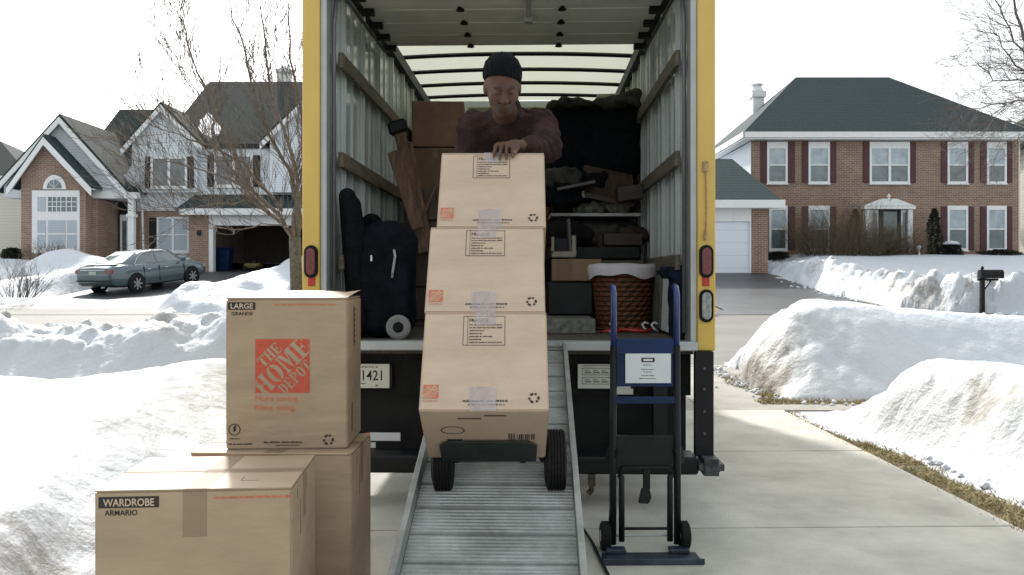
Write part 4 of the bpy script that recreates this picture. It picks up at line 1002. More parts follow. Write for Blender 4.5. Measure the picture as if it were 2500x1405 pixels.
# front gable windows
mb = MB(); a0, a1 = HX(80, dA), HX(196, dA)
mb.box(a0, a1, dA - .07, dA - .002, HZ(619, dA), HZ(466, dA))
pf = mb.build('window_surround', M['white'], hL)
for (x0, x1) in ((94, 114), (120, 162), (166, 189)):
    for (z0, z1, g) in ((517, 482, True), (606, 539, False)):
        MB().box(HX(x0, dA), HX(x1, dA), dA - .09, dA - .071, HZ(z0, dA), HZ(z1, dA)).build('pane', GLS if g and x0 > 100 else BLN, pf)
        if g and x0 > 100:
            m2 = MB(); n = 4 if x0 == 120 else 2
            for k in range(1, n): xm = HX(x0 + (x1 - x0) * k / n, dA); m2.box(xm - .015, xm + .015, dA - .10, dA - .091, HZ(z0, dA), HZ(z1, dA))
            for k in (1, 2): zm = HZ(z0 + (z1 - z0) * k / 3, dA); m2.box(HX(x0, dA), HX(x1, dA), dA - .102, dA - .092, zm - .015, zm + .015)
            m2.build('muntin', M['white'], pf)
        if not g: m2 = MB(); zm = HZ(572, dA); m2.box(HX(x0, dA), HX(x1, dA), dA - .10, dA - .091, zm - .03, zm + .03); m2.build('sash_bar', M['white'], pf)
cx, cz_ = HX(135, dA), HZ(463, dA); ro = HX(163, dA) - cx; ri = HX(153, dA) - cx
arcp = [(cx + ro * math.cos(math.pi * k / 16), cz_ + ro * 1.25 * math.sin(math.pi * k / 16)) for k in range(17)]
MB().prism(arcp, dA - .08, dA - .002).build('arch_frame', M['white'], pf)
MB().prism([(cx + ri * math.cos(math.pi * k / 16), cz_ + .04 + ri * 1.15 * math.sin(math.pi * k / 16)) for k in range(17)], dA - .10, dA - .081).build('pane', GLS, pf)
mb = MB()
for k in (1, 2, 3): a = math.pi * k / 4; mb.beam((cx, dA - .11, cz_ + .05), (cx + ri * math.cos(a), dA - .11, cz_ + .05 + ri * 1.1 * math.sin(a)), .016, .03, up=(0, 1, 0))
mb.build('muntin', M['white'], pf)
# main block windows
dW = 38.88
for (a, b, z0, z1, sa, sb, c) in ((369, 458, 460, 383, 355, 473, 2), ):
    window(hL, HX(a, dW), HX(b, dW), HZ(z0, dW), HZ(z1, dW), dW, c, rail=False, blinds=False)
    shutter(hL, HX(sa, dW), HX(a - 1, dW), HZ(z0, dW), HZ(z1, dW), dW, SHB); shutter(hL, HX(b + 1, dW), HX(sb, dW), HZ(z0, dW), HZ(z1, dW), dW, SHB)
window(hL, HX(524, 39.28), HX(618, 39.28), HZ(457, 39.28), HZ(378, 39.28), 39.28, 2, rail=False)
shutter(hL, HX(507, 39.28), HX(523, 39.28), HZ(457, 39.28), HZ(380, 39.28), 39.28, SHB); shutter(hL, HX(619, 39.28), HX(635, 39.28), HZ(457, 39.28), HZ(380, 39.28), 39.28, SHB)
window(hL, HX(384, 39.4), HX(463, 39.4), HZ(617, 39.4), HZ(530, 39.4), 39.4, 2, blinds=True)
shutter(hL, HX(365, 39.4), HX(382, 39.4), HZ(614, 39.4), HZ(532, 39.4), 39.4, SHB); shutter(hL, HX(464, 39.4), HX(472, 39.4), HZ(614, 39.4), HZ(532, 39.4), 39.4, SHB)
MB().tube([(HX(338, 39.1), 39.2, HZ(470, 39.1)), (HX(345, 39.1), 39.2, HZ(510, 39.1)), (HX(349, 39.1), 39.2, 1.5)], .05, 6).build('downspout', M['white'], hL)
# garage
dG = 38.5; GX0, GX1 = HX(462, dG), HX(850, dG); zg = HZ(517, dG); ox0, ox1, oz = HX(521, dG), HX(800, dG), HZ(551, dG)
MB().box(GX0, HX(510, dG), dG, dG + .3, 1.2, zg).build('wall', BR2, hL); MB().box(HX(815, dG), GX1, dG, dG + .3, 1.2, zg).build('wall', BR2, hL)
MB().box(HX(510, dG) + .01, ox0, dG - .04, dG + .3, 1.2, zg).box(ox1, HX(814, dG), dG - .04, dG + .3, 1.2, zg).box(ox0 + .001, ox1 - .001, dG - .03, dG + .3, oz, zg).build('door_trim', M['white'], hL)
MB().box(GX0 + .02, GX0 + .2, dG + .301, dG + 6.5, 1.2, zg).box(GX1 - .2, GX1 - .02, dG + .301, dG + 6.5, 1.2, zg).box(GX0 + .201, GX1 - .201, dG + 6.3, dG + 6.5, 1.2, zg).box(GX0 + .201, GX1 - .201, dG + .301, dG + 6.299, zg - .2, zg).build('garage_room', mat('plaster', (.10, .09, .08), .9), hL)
hip_roof(hL, HX(440, dG), HX(880, dG), dG - .45, 43, zg + .12, HX(492, 39.6), HX(880, 39.6), 39.8, HZ(462, 39.6), SHG)
MB().box(HX(447, dG), HX(880, dG), dG - .51, dG - .455, zg - .18, zg + .10).build('fascia', M['white'], hL)
MB().box(HX(487, dG) - .07, HX(487, dG) + .07, dG - .13, dG - .002, HZ(575, dG), HZ(562, dG)).build('wall_lantern', SHB, hL)
# snow on roofs
def blob(name, par, pts, m, t=.12):
    return MB().slab(pts, (0, 0, t)).build(name, m, par, bevel=.05, seg=2)
MB().prism([(HX(a, 38.4), HZ(b, 38.4)) for a, b in ((292, 430), (310, 428), (322, 405), (330, 400), (343, 428), (341, 448), (318, 462), (305, 452))], 38.2, 38.85).build('roof_snow', M['snow'], hL, bevel=.08, seg=2)
def on_roof(px, py, y0, z0, y1, z1):
    t_ = ((670 - py) / F * y0 + EYE - z0) / ((z1 - z0) - (670 - py) / F * (y1 - y0)); y_ = y0 + (y1 - y0) * t_
    return Vector((HX(px, y_), y_, z0 + (z1 - z0) * t_ + .10))
MB().slab([on_roof(a, b, 39.2, HZ(352, 39.2), 45, HZ(200, 45)) for a, b in ((506, 284), (517, 290), (528, 306), (541, 322), (536, 336), (522, 340), (508, 352), (497, 338), (484, 322), (490, 312), (488, 303), (500, 297))], (0, -.05, .08)).build('roof_snow', M['snow'], hL)
# things in and round the garage
bn = thing('rubbish_bin', 'dark blue wheeled bin standing inside the open garage', 'bin', (HX(548, 40), 40, 1.52))
mb = MB(); c = Vector((HX(548, 40), 40, 1.52)); mb.add([(c.x + a * .26, c.y + b * .28, c.z) for a, b in ((-1, -1), (1, -1), (1, 1), (-1, 1))] + [(c.x + a * .34, c.y + b * .36, c.z + 1.0) for a, b in ((-1, -1), (1, -1), (1, 1), (-1, 1))], [(3, 2, 1, 0), (4, 5, 6, 7), (0, 1, 5, 4), (1, 2, 6, 5), (2, 3, 7, 6), (3, 0, 4, 7)])
mb.build('bin_body', M['dblue'], bn, bevel=.03); MB().box(c.x - .36, c.x + .36, c.y - .40, c.y + .38, c.z + 1.0, c.z + 1.07).build('lid', M['dblue'], bn, bevel=.02)
mo = thing('lawn_mower', 'small yellow and black mower parked in the open garage', 'mower', (HX(620, 40), 40, 1.52)); c = Vector((HX(620, 40), 40, 1.52))
MB().box(c.x - .4, c.x + .35, c.y - .3, c.y + .3, c.z + .12, c.z + .34)  .build('deck', mat('dull_yellow', (.16, .12, .03), .6), mo, bevel=.06, seg=2)
MB().lathe([(.16, .34), (.18, .5), (.1, .56)], (c.x, c.y, c.z), n=14).build('engine', M['blk'], mo)
for sx in (-.32, .28):
    for sy in (-.32, .32): MB().lathe([(.04, -.03), (.11, -.03), (.11, .03), (.04, .03)], (c.x + sx, c.y + sy, c.z + .11), 'y', 12).build('wheel', M['blkr'], mo)
MB().tube([(c.x - .3, c.y - .2, c.z + .3), (c.x - .9, c.y - .2, c.z + .95), (c.x - .9, c.y + .2, c.z + .95), (c.x - .3, c.y + .2, c.z + .3)], .015, 6).build('handle', M['blk'], mo)

# --- cream house far left
hF = thing('cream_house', 'cream sided house with dark roof at the left edge of the street', 'house', (HX(-60, 41), 41, 1.6))
MB().box(HX(-260, 41), HX(52, 41), 41, 50, 1.2, HZ(437, 41)).build('wall', CRE, hF)
hip_roof(hF, HX(-280, 40.6), HX(74, 40.6), 40.6, 50.5, HZ(432, 40.6), HX(-200, 44), HX(-5, 44), 44.2, HZ(343, 44), SHG2)
MB().box(HX(-280, 40.6), HX(74, 40.6), 40.53, 40.59, HZ(437, 40.6), HZ(430, 40.6)).build('fascia', M['white'], hF)
hN = thing('sided_house', 'pale sided house just beyond the brick house, at the right edge', 'house', (HX(2600, 44), 44, 1.6))
MB().box(HX(2500, 44), HX(2800, 44), 44, 54, 1.2, HZ(360, 44)).build('wall', CRE, hN)
hip_roof(hN, HX(2490, 43.6), HX(2820, 43.6), 43.6, 54.5, HZ(355, 43.6), HX(2580, 48), HX(2700, 48), 48, HZ(250, 48), SHG2)

# ------------------------------------------------------------------ car
car = thing('parked_car', 'grey green four door sedan parked on the sloping drive of the gabled house', 'car', (-13.2, 31.1, float(gz(0, 31.1)) + .02), (R(5.6), 0, R(-21)), local=True); car.scale = (.96, .96, .96)
paint = mat('car_paint', (.085, .118, .13), .28, .45, var=.06, scale=2, coat=.8)
secs = [(-2.44, .70, .46, .80), (-2.40, .80, .36, .95), (-2.25, .875, .28, 1.02), (-1.8, .905, .24, 1.04), (-1.2, .915, .22, 1.01), (-.4, .92, .20, .98), (.5, .915, .20, .97), (1.2, .91, .20, .96), (1.75, .895, .24, .90), (2.15, .85, .27, .80), (2.36, .76, .32, .70), (2.44, .60, .40, .60)]
v = []; f = []
def ring(y, w_, zb, zt):
    h = zt - zb
    pr = [(0, zb), (w_ * .80, zb), (w_ * .95, zb + .06), (w_ * .985, zb + h * .30), (w_ * 1.0, zb + h * .52), (w_ * .985, zb + h * .74), (w_ * .96, zb + h * .88), (w_ * .90, zb + h * .97), (w_ * .70, zt + .005), (0, zt + .03)]
    return [(x, y, z) for x, z in pr] + [(-x, y, z) for x, z in pr[-2:0:-1]]
for s_ in secs: v += ring(*s_)
n = 18
for i in range(len(secs) - 1):
    for k in range(n): f.append((i * n + k, i * n + (k + 1) % n, (i + 1) * n + (k + 1) % n, (i + 1) * n + k))
f += [tuple(range(n)), tuple((len(secs) - 1) * n + k for k in range(n))]
cb = MB().add(v, f).build('body', paint, car, smooth=True); smooth_by_angle(cb, 40)
gs = [(-1.78, .72, 1.03, .70, 1.035), (-1.25, .78, 1.01, .60, 1.28), (-.75, .80, 1.0, .565, 1.425), (-.2, .80, .99, .575, 1.46), (.3, .80, .98, .57, 1.45), (.62, .80, .975, .56, 1.38), (1.30, .76, .96, .73, .965)]
v = []; f = []
for (y, wb, zb, wt, zt) in gs: v += [(wb, y, zb - .03), (wt + .015, y, zt - .03), (wt * .8, y, zt + .012), (0, y, zt + .025), (-wt * .8, y, zt + .012), (-wt - .015, y, zt - .03), (-wb, y, zb - .03)]
for i in range(len(gs) - 1):
    for k in range(6): f.append((i * 7 + k, i * 7 + k + 1, (i + 1) * 7 + k + 1, (i + 1) * 7 + k))
rfm = MB().add(v, f).build('cabin_roof', paint, car, smooth=True)
cg = mat('car_glass', (.10, .125, .13), .06, var=.2, scale=1.5, spec=1.0, coat=.6)
def lerp(a, b, t): return tuple(a[i] + (b[i] - a[i]) * t for i in range(len(a)))
def side_pt(y, t, off=.012):      # t 0 base .. 1 roof
    for i in range(len(gs) - 1):
        if gs[i][0] <= y <= gs[i + 1][0]:
            q = (y - gs[i][0]) / (gs[i + 1][0] - gs[i][0]); g = lerp(gs[i], gs[i + 1], q); break
    return (g[1] + (g[3] + .015 - g[1]) * t + off, y, g[2] - .03 + (g[4] - g[2]) * t)
for s in (-1, 1):
    for ys in ((-1.22, -.98, -.30), (-.22, .30, 1.02)):
        pts = []
        if ys[0] < -1: base = [-1.22, -.8, -.30]; top = [-.30, -.7, -1.0]; ts = (.90, .88, .72)
        else: base = [-.22, .4, 1.02]; top = [.55, .2, -.22]; ts = (.84, .90, .90)
        for y_ in base: p = side_pt(y_, .10); pts.append((s * p[0], p[1], p[2]))
        for y_, t_ in zip(top, ts): p = side_pt(y_, t_); pts.append((s * p[0], p[1], p[2]))
        MB().add(pts, [tuple(range(len(pts)))]).build('side_window', cg, car, fix=False)
    pts = [side_pt(y_, t_, .018) for y_, t_ in ((-1.30, .16), (-1.02, .80), (-.70, .96), (-.2, .97), (.32, .97), (.60, .92), (1.10, .12))]
    MB().tube([(s * p[0], p[1], p[2]) for p in pts] + [(s * side_pt(-1.30, .04, .018)[0], -1.30, side_pt(-1.30, .04)[2])], .012, 5).build('window_trim', M['alu'], car)
    for yw in (-1.38, 1.42):
        MB().lathe([(.39, .0), (.39, .012), (.30, .012), (.30, 0)], (s * .912, yw, .33), 'x', 28).build('wheel_arch', M['blkr'], car)
        wh = MB().lathe([(.20, -.10), (.29, -.10), (.325, -.08), (.325, .08), (.29, .10), (.20, .10)], (s * .845, yw, .325), 'x', 28).build('wheel', M['blkr'], car)
        r_ = MB().lathe([(.205, .0), (.225, .0), (.225, .03), (.205, .03)], (s * .915 - .015, yw, .325), 'x', 24); r_.lathe([(.02, 0), (.07, 0), (.07, .03), (.02, .03)], (s * .935 - .015, yw, .325), 'x', 12)
        for k in range(7):
            a = 2 * math.pi * k / 7; r_.beam((s * .948, yw, .325), (s * .952, yw + .21 * math.cos(a), .325 + .21 * math.sin(a)), .055, .014, up=(1, 0, 0))
        r_.build('rim', mat('wheel_silver', (.30, .31, .32), .4, .5), wh)
    MB().obox((s * .70, -2.37, .84), (.15, .03, 0), (-.0, .05, 0), (0, .01, .085)).build('tail_light', mat('car_lens', (.34, .08, .09), .15, var=.3, scale=12, coat=.5), car, bevel=.03, seg=2)
    MB().obox((s * .68, 2.28, .66), (.14, -.05, 0), (.02, .06, 0), (0, 0, .07)).build('headlight', clear, car, bevel=.03, seg=2)
    MB().obox((s * .98, .95, 1.02), (.09, .02, 0), (0, .05, 0), (0, 0, .06)).build('wing_mirror', paint, car, bevel=.02, seg=2)
for s in (-1, 1):
    mb = MB()
    for yw in (-1.0, -.26, 1.02): mb.box(*sorted((s * .90, s * .9225)), yw, yw + .012, .34, .90)
    mb.build('door_seam', M['blkr'], car)
    for yw in (-.85, .0): MB().box(*sorted((s * .915, s * .94)), yw, yw + .16, .79, .815).build('door_handle', M['alu'], car)
MB().slab([(-.62, -1.70, 1.075), (.62, -1.70, 1.075), (.48, -.86, 1.425), (-.48, -.86, 1.425)], (0, -.004, .022)).build('rear_window', cg, car)
MB().slab([(-.66, 1.22, 1.005), (.66, 1.22, 1.005), (.50, .66, 1.385), (-.50, .66, 1.385)], (0, .004, .022)).build('windscreen', cg, car)
MB().box(-.17, .17, -2.46, -2.41, .74, .86).build('number_plate', mat('far_plate', (.5, .52, .48), .5), car)
MB().box(-.55, .55, -2.455, -2.40, .885, .91).build('chrome_strip', M['alu'], car)
MB().obox((0, -2.42, .52), (.80, 0, 0), (0, .035, 0), (0, 0, .02)).build('bumper_line', M['blk'], car)
MB().box(-.6, .68, -2.2, -1.86, 1.055, 1.082).build('snow_patch', M['snow'], car, bevel=.012, seg=2)
MB().box(-.55, .60, 1.34, 1.75, .945, 1.0).build('snow_patch', M['snow'], car, bevel=.02, seg=2)
MB().lathe([(.03, 0), (.03, .12)], (.5, -2.46, .30), 'y', 10).build('exhaust', M['galv'], car)

# ------------------------------------------------------------------ mailbox
mx, my = HX(2398, 22.9), 22.9; mz = float(gz(0, my))
mbx = thing('mailbox', 'black mailbox on a black post by the kerb of the brick house', 'mailbox', (mx, my, mz))
MB().box(mx - .05, mx + .05, my - .05, my + .05, mz - .1, mz + 1.12).lathe([(.07, 1.12), (.07, 1.14), (.03, 1.16), (.05, 1.20), (.01, 1.26)], (mx, my, mz), n=10).build('post', M['blk'], mbx, bevel=.004)
MB().box(mx - .12, mx + .42, my - .03, my + .03, mz + .86, mz + .92).beam((mx + .04, my, mz + .62), (mx + .22, my, mz + .86), .04, .04).build('bracket', M['blk'], mbx)
pr = [(-.10, .0), (.10, .0), (.10, .13)] + [(.10 * math.cos(math.pi * k / 8), .13 + .10 * math.sin(math.pi * k / 8)) for k in range(1, 9)]
mb = MB(); n = len(pr); vs = [(mx - .08, my + a, mz + .925 + b) for a, b in pr] + [(mx + .45, my - .14 + a, mz + .925 + b) for a, b in pr]
mb.add(vs, [tuple(range(n)), tuple(range(2 * n - 1, n - 1, -1))] + [(i, i + n, (i + 1) % n + n, (i + 1) % n) for i in range(n)]).build('box', M['blk'], mbx)

# ------------------------------------------------------------------ trees
BARK = mat('bark', (.155, .14, .115), .9, var=.3, scale=25, bump=.6, bscale=60); TWIG = mat('twig', (.19, .16, .14), .9, var=.3, scale=20)
def grow(mb, p, d, L, r, depth, rnd, up=.25, spread=.5, kink=.12, n=4, kids=(2, 4), sides=5):
    """one limb, and the limbs that leave it"""
    pts = [Vector(p)]; d = Vector(d).normalized(); segs = n; rr = [r]
    for i in range(segs):
        d = (d + Vector((rnd.gauss(0, kink), rnd.gauss(0, kink), rnd.gauss(0, kink) + up * .18))).normalized()
        pts.append(pts[-1] + d * L / segs); rr.append(max(.0028, r * (1 - .62 * (i + 1) / segs)))
    mb.tube(pts, rr, sides if r > .012 else 3, cap=False)
    if depth <= 0: return
    k = rnd.randint(*kids)
    for j in range(k):
        t = rnd.uniform(.25, 1.0); i = min(int(t * segs), segs - 1); q = pts[i].lerp(pts[i + 1], t * segs - i)
        ax = (pts[i + 1] - pts[i]).normalized(); s = Vector((rnd.gauss(0, 1), rnd.gauss(0, 1), rnd.gauss(0, .6))); s = (s - ax * s.dot(ax)).normalized()
        nd = (ax + s * rnd.uniform(.6, 1.2) * spread + Vector((0, 0, up * .6))).normalized()
        grow(mb, q, nd, L * rnd.uniform(.45, .75), max(.003, rr[i] * rnd.uniform(.45, .65)), depth - 1, rnd, up, spread, kink, n, kids, sides)
# kerbside tree left of the truck: main limbs laid out, the rest grown
rnd = random.Random(11); ty = 11.0
def TP(px, py, dy=0): d = ty + dy; return Vector((HX(px, d), d, HZ(py, d)))
tr_ = thing('bare_tree', 'bare branching tree beside the driveway, just left of the truck', 'tree', (HX(723, ty), ty, .0))
trunk = [Vector((HX(726, ty), ty, -.1)), TP(726, 800), TP(724, 705), TP(722, 640), TP(720, 580)]
MB().tube(trunk, [.105, .09, .082, .078, .075], 12).build('trunk', BARK, tr_, smooth=True)
cr = MB()
limbs = [([(721, 600, 0), (700, 560, -.1), (655, 515, -.3), (600, 492, -.5), (520, 500, -.8), (440, 520, -1.0)], .034, 3),
    ([(721, 590, 0), (690, 530, .1), (610, 460, .2), (555, 400, .3), (520, 330, .4), (508, 280, .5), (470, 210, .5), (430, 140, .6)], .045, 3),
    ([(721, 585, 0), (725, 500, 0), (705, 420, .2), (660, 330, .3), (620, 230, .4), (600, 130, .5), (560, 0, .6), (545, -120, .6)], .05, 3),
    ([(722, 580, 0), (738, 500, -.1), (720, 400, -.3), (670, 270, -.5), (650, 140, -.6), (640, 30, -.6), (636, -120, -.7)], .045, 3),
    ([(722, 580, 0), (745, 480, .2), (745, 330, .3), (715, 180, .4), (708, 60, .5), (704, -120, .5)], .05, 3),
    ([(690, 520, .1), (600, 400, -.4), (520, 360, -.8), (440, 330, -1.1), (380, 300, -1.3)], .028, 3),
    ([(655, 515, -.3), (560, 440, .2), (450, 400, .6), (360, 400, .9), (330, 420, 1.0)], .024, 3),
    ([(700, 560, -.1), (640, 545, .3), (560, 560, .6), (500, 555, .8)], .018, 2),
    ([(722, 580, 0), (760, 500, .4), (800, 350, .8), (830, 150, 1.2)], .045, 3),
    ([(610, 460, .2), (530, 290, -.2), (480, 180, -.5), (450, 80, -.7), (445, 20, -.7)], .026, 3)]
for pts, r0, dep in limbs:
    P = [TP(*p) for p in pts]; Q = []
    for i in range(len(P) - 1):
        for k in range(3): q = P[i].lerp(P[i + 1], k / 3); Q.append(q + Vector([rnd.gauss(0, .018) for _ in range(3)]))
    Q.append(P[-1]); m_ = len(Q); rr = [max(.0035, .72 * r0 * (1 - i / m_) ** .95) for i in range(m_)]
    cr.tube(Q, rr, 6, cap=False)
    for i in range(3, m_, 1):
        for _ in range(3):
            ax = (Q[i] - Q[i - 1]).normalized(); s = Vector((rnd.gauss(0, 1), rnd.gauss(0, 1), rnd.gauss(0, .5))); s = (s - ax * s.dot(ax)).normalized()
            grow(cr, Q[i], ax * .9 + s * .7 + Vector((0, 0, .3)), rnd.uniform(.25, .9), min(rr[i] * .34, .0075), 1 if i < 4 else 2, rnd, .4, .5, .10, 4, (2, 4), 3)
cr.build('crown', TWIG, tr_, smooth=True)
def bare_tree(label, x, y, h, seed, r=.16, depth=5, lean=(0, 0, 1), spread=.65, group=None, zb=None):
    rnd = random.Random(seed); z = float(gz(x, y)) if zb is None else zb
    t = thing('bare_tree', label, 'tree', (x, y, z), group=group)
    MB().tube([(x, y, z - .2), (x + lean[0] * .1 * h, y, z + h * .15), (x + lean[0] * .3 * h, y, z + h * .32)], [r * 1.2, r, r * .85], 9).build('trunk', BARK, t, smooth=True)
    mb = MB()
    for k in range(7):
        a = k * 2.4 + rnd.random(); zz = z + h * (.22 + .10 * k / 7)
        grow(mb, (x + lean[0] * h * .25, y, zz), (math.cos(a) * spread, math.sin(a) * spread, .75), h * .38, r * .55, depth - 1, rnd, .22, .75, .12, 5, (3, 4), 4)
    mb.build('crown', TWIG, t, smooth=True); return t
bare_tree('thin bare treetop showing above the cream house roof', HX(10, 52), 52, 8.6, 8, .1, 4)
bare_tree('distant bare treetop showing above the green hip roof', HX(2325, 62), 62, 14.0, 9, .12, 4, spread=.4)
# big tree whose limbs reach into the top right corner
rnd = random.Random(77); ty = 24.0; bt = thing('bare_tree', 'large bare tree reaching into the top right corner of the view', 'tree', (HX(2680, ty), ty, .3))
MB().tube([(HX(2680, ty), ty, .1), (HX(2675, ty), ty, 2.0), TP(2660, 330)], [.24, .2, .17], 12).build('trunk', BARK, bt, smooth=True)
cr = MB()
for pts, r0, dep in (([(2660, 340, 0), (2600, 200, 0), (2500, 100, -.3), (2470, 0, -.5), (2440, -150, -.6)], .07, 4), ([(2620, 240, 0), (2520, 170, .5), (2480, 100, .6), (2440, 20, .7), (2400, -80, .8)], .045, 4),
    ([(2640, 280, 0), (2540, 190, -.6), (2480, 160, -.9), (2440, 90, -1.2), (2390, 75, -1.4)], .035, 4), ([(2650, 300, 0), (2560, 210, .4), (2490, 195, .7), (2430, 200, .8), (2370, 140, .9)], .035, 4),
    ([(2655, 320, 0), (2570, 230, .2), (2480, 250, .5), (2410, 260, .8), (2370, 265, .9)], .032, 4), ([(2660, 330, 0), (2590, 260, -.4), (2500, 300, -.8), (2430, 290, -1.2), (2400, 330, -1.3)], .030, 3),
    ([(2655, 330, 0), (2590, 280, -.4), (2500, 330, -.8), (2440, 360, -1.0)], .024, 3),
    ([(2670, 340, 0), (2700, 150, 0), (2690, -50, 0), (2680, -200, 0)], .09, 4), ([(2670, 340, 0), (2780, 200, .3), (2850, 50, .5)], .07, 4)):
    P = [TP(*p) for p in pts]; Q = []
    for i in range(len(P) - 1):
        for k in range(3): Q.append(P[i].lerp(P[i + 1], k / 3) + Vector([rnd.gauss(0, .03) for _ in range(3)]))
    Q.append(P[-1]); m_ = len(Q); rr = [max(.006, r0 * (1 - .85 * i / m_)) for i in range(m_)]; cr.tube(Q, rr, 6, cap=False)
    for i in range(1, m_):
        for _ in range(3):
            ax = (Q[i] - Q[i - 1]).normalized(); s = Vector((rnd.gauss(0, 1), rnd.gauss(0, 1), rnd.gauss(0, .6))); s = (s - ax * s.dot(ax)).normalized()
            grow(cr, Q[i], ax * .7 + s * .8 + Vector((-.25, 0, -.05)), rnd.uniform(.6, 1.5), min(rr[i] * .5, .012), 2, rnd, .12, .6, .13, 5, (3, 4), 3)
cr.build('crown', TWIG, bt, smooth=True)

# ------------------------------------------------------------------ shrubs
def twig_bush(label, cx, cy, rx, h, n, seed, m=TWIG, cat='shrub', base=None, lean=.8, name='bare_shrub'):
    rnd = random.Random(seed); z = (float(gz(cx, cy)) + .15) if base is None else base; mb = MB()
    for k in range(n):
        a = rnd.uniform(0, 6.283); q = rnd.random() ** .5
        p = Vector((cx + rx * .45 * q * math.cos(a), cy + rx * .3 * q * math.sin(a), z - .1)); d = Vector((math.cos(a) * q * lean, math.sin(a) * q * lean, 1))
        grow(mb, p, d, h * rnd.uniform(.5, 1.0) * (1 - .25 * q), .013, 2, rnd, .1, .5, .10, 4, (2, 4), 3)
    return tag(mb.build(name, m), label, cat)
OLV = mat('olive_twig', (.13, .10, .065), .9, var=.35, scale=12)
twig_bush('wide leafless brown shrub in the snow left of the brick house door', HX(2055, 38.6), 38.6, 3.6, 2.15, 330, 21, OLV, base=2.0)
twig_bush('rounded leafless shrub in front of the brick house door', HX(2180, 38.9), 38.9, 2.0, 1.35, 240, 22, OLV, base=2.05)
twig_bush('bare twiggy shrub poking out of the snow at the left edge', HX(40, 26), 26, 1.5, 1.0, 45, 23, TWIG, base=.75)
twig_bush('thin brown shrub under the big arched window', HX(125, 35), 35, 1.7, .75, 60, 24, OLV, base=1.95)
def evergreen(name, label, cx, cy, rad, h, n, seed, base, col=(.028, .042, .022), cone=.5, dense=1.0):
    rnd = random.Random(seed); t = thing(name, label, 'shrub', (cx, cy, base)); m = mat('needles', col, .85, var=.5, scale=3.5)
    MB().tube([(cx, cy, base - .1), (cx, cy, base + h * .9)], [.06, .015], 6).build('trunk', BARK, t)
    mb = MB()
    for k in range(n):
        u_ = rnd.random(); a = rnd.uniform(0, 6.283); rr = rad * (1 - u_ ** 2 * cone) * (rnd.random() ** .35) * (.8 + .25 * math.sin(a * 3 + u_ * 9)); z = base + .05 + u_ * h
        if u_ > .8: rr *= (1 - (u_ - .8) / .2 * .8)
        c = Vector((cx + rr * math.cos(a), cy + rr * math.sin(a), z)); d = Vector((math.cos(a), math.sin(a), rnd.uniform(.1, 1.2))).normalized() * rnd.uniform(.06, .14)
        s = d.cross(Vector((rnd.gauss(0, 1), rnd.gauss(0, 1), rnd.gauss(0, 1)))).normalized() * rnd.uniform(.02, .04)
        mb.add([c - s, c + s, c + d], [(0, 1, 2)])
    mb.build('foliage', m, t, fix=False); return t
evergreen('evergreen_shrub', 'tall narrow dark evergreen right of the brick house door', HX(2281, 39.6), 39.6, .36, 2.3, 2600, 31, 2.0)
evergreen('evergreen_shrub', 'olive green upright evergreen behind the brown shrub', HX(2088, 39.9), 39.9, .34, 2.2, 1600, 32, 2.1, (.06, .07, .03))
ev = evergreen('clipped_shrub', 'low dark clipped shrub with a cap of snow near the evergreen', HX(2322, 39.2), 39.2, .48, .70, 2400, 33, 2.0, (.02, .024, .018), cone=.1)
MB().lathe([(.01, .16), (.22, .13), (.34, .05), (.36, .0), (.30, -.03)], (HX(2322, 39.2), 39.2, 2.72), n=14).build('snow_cap', M['snow'], ev, smooth=True)
evergreen('clipped_shrub', 'low dark rounded shrub in front of the cream house', HX(30, 37), 37, .50, .45, 1500, 34, 1.95, (.03, .035, .02), cone=.3)
evergreen('clipped_shrub', 'low dark shrub under the left ground floor window of the brick house', HX(1900, 39.6), 39.6, .55, .35, 1300, 35, 1.95, (.02, .022, .018), cone=.2)
evergreen('clipped_shrub', 'low dark shrub at the right corner of the brick house', HX(2440, 39.6), 39.6, 1.0, .30, 2000, 36, 2.1, (.03, .028, .02), cone=.2)
ub = tag(MB().lathe([(.10, 0), (.12, .04), (.06, .1), (.05, .38), (.10, .42), (.11, .5), (.04, .54)], (HX(2243, 38.6), 38.6, 2.1), n=12).build('lawn_ornament', M['white'], smooth=True), 'small pale garden ornament in the snow beside the door of the brick house', 'ornament')
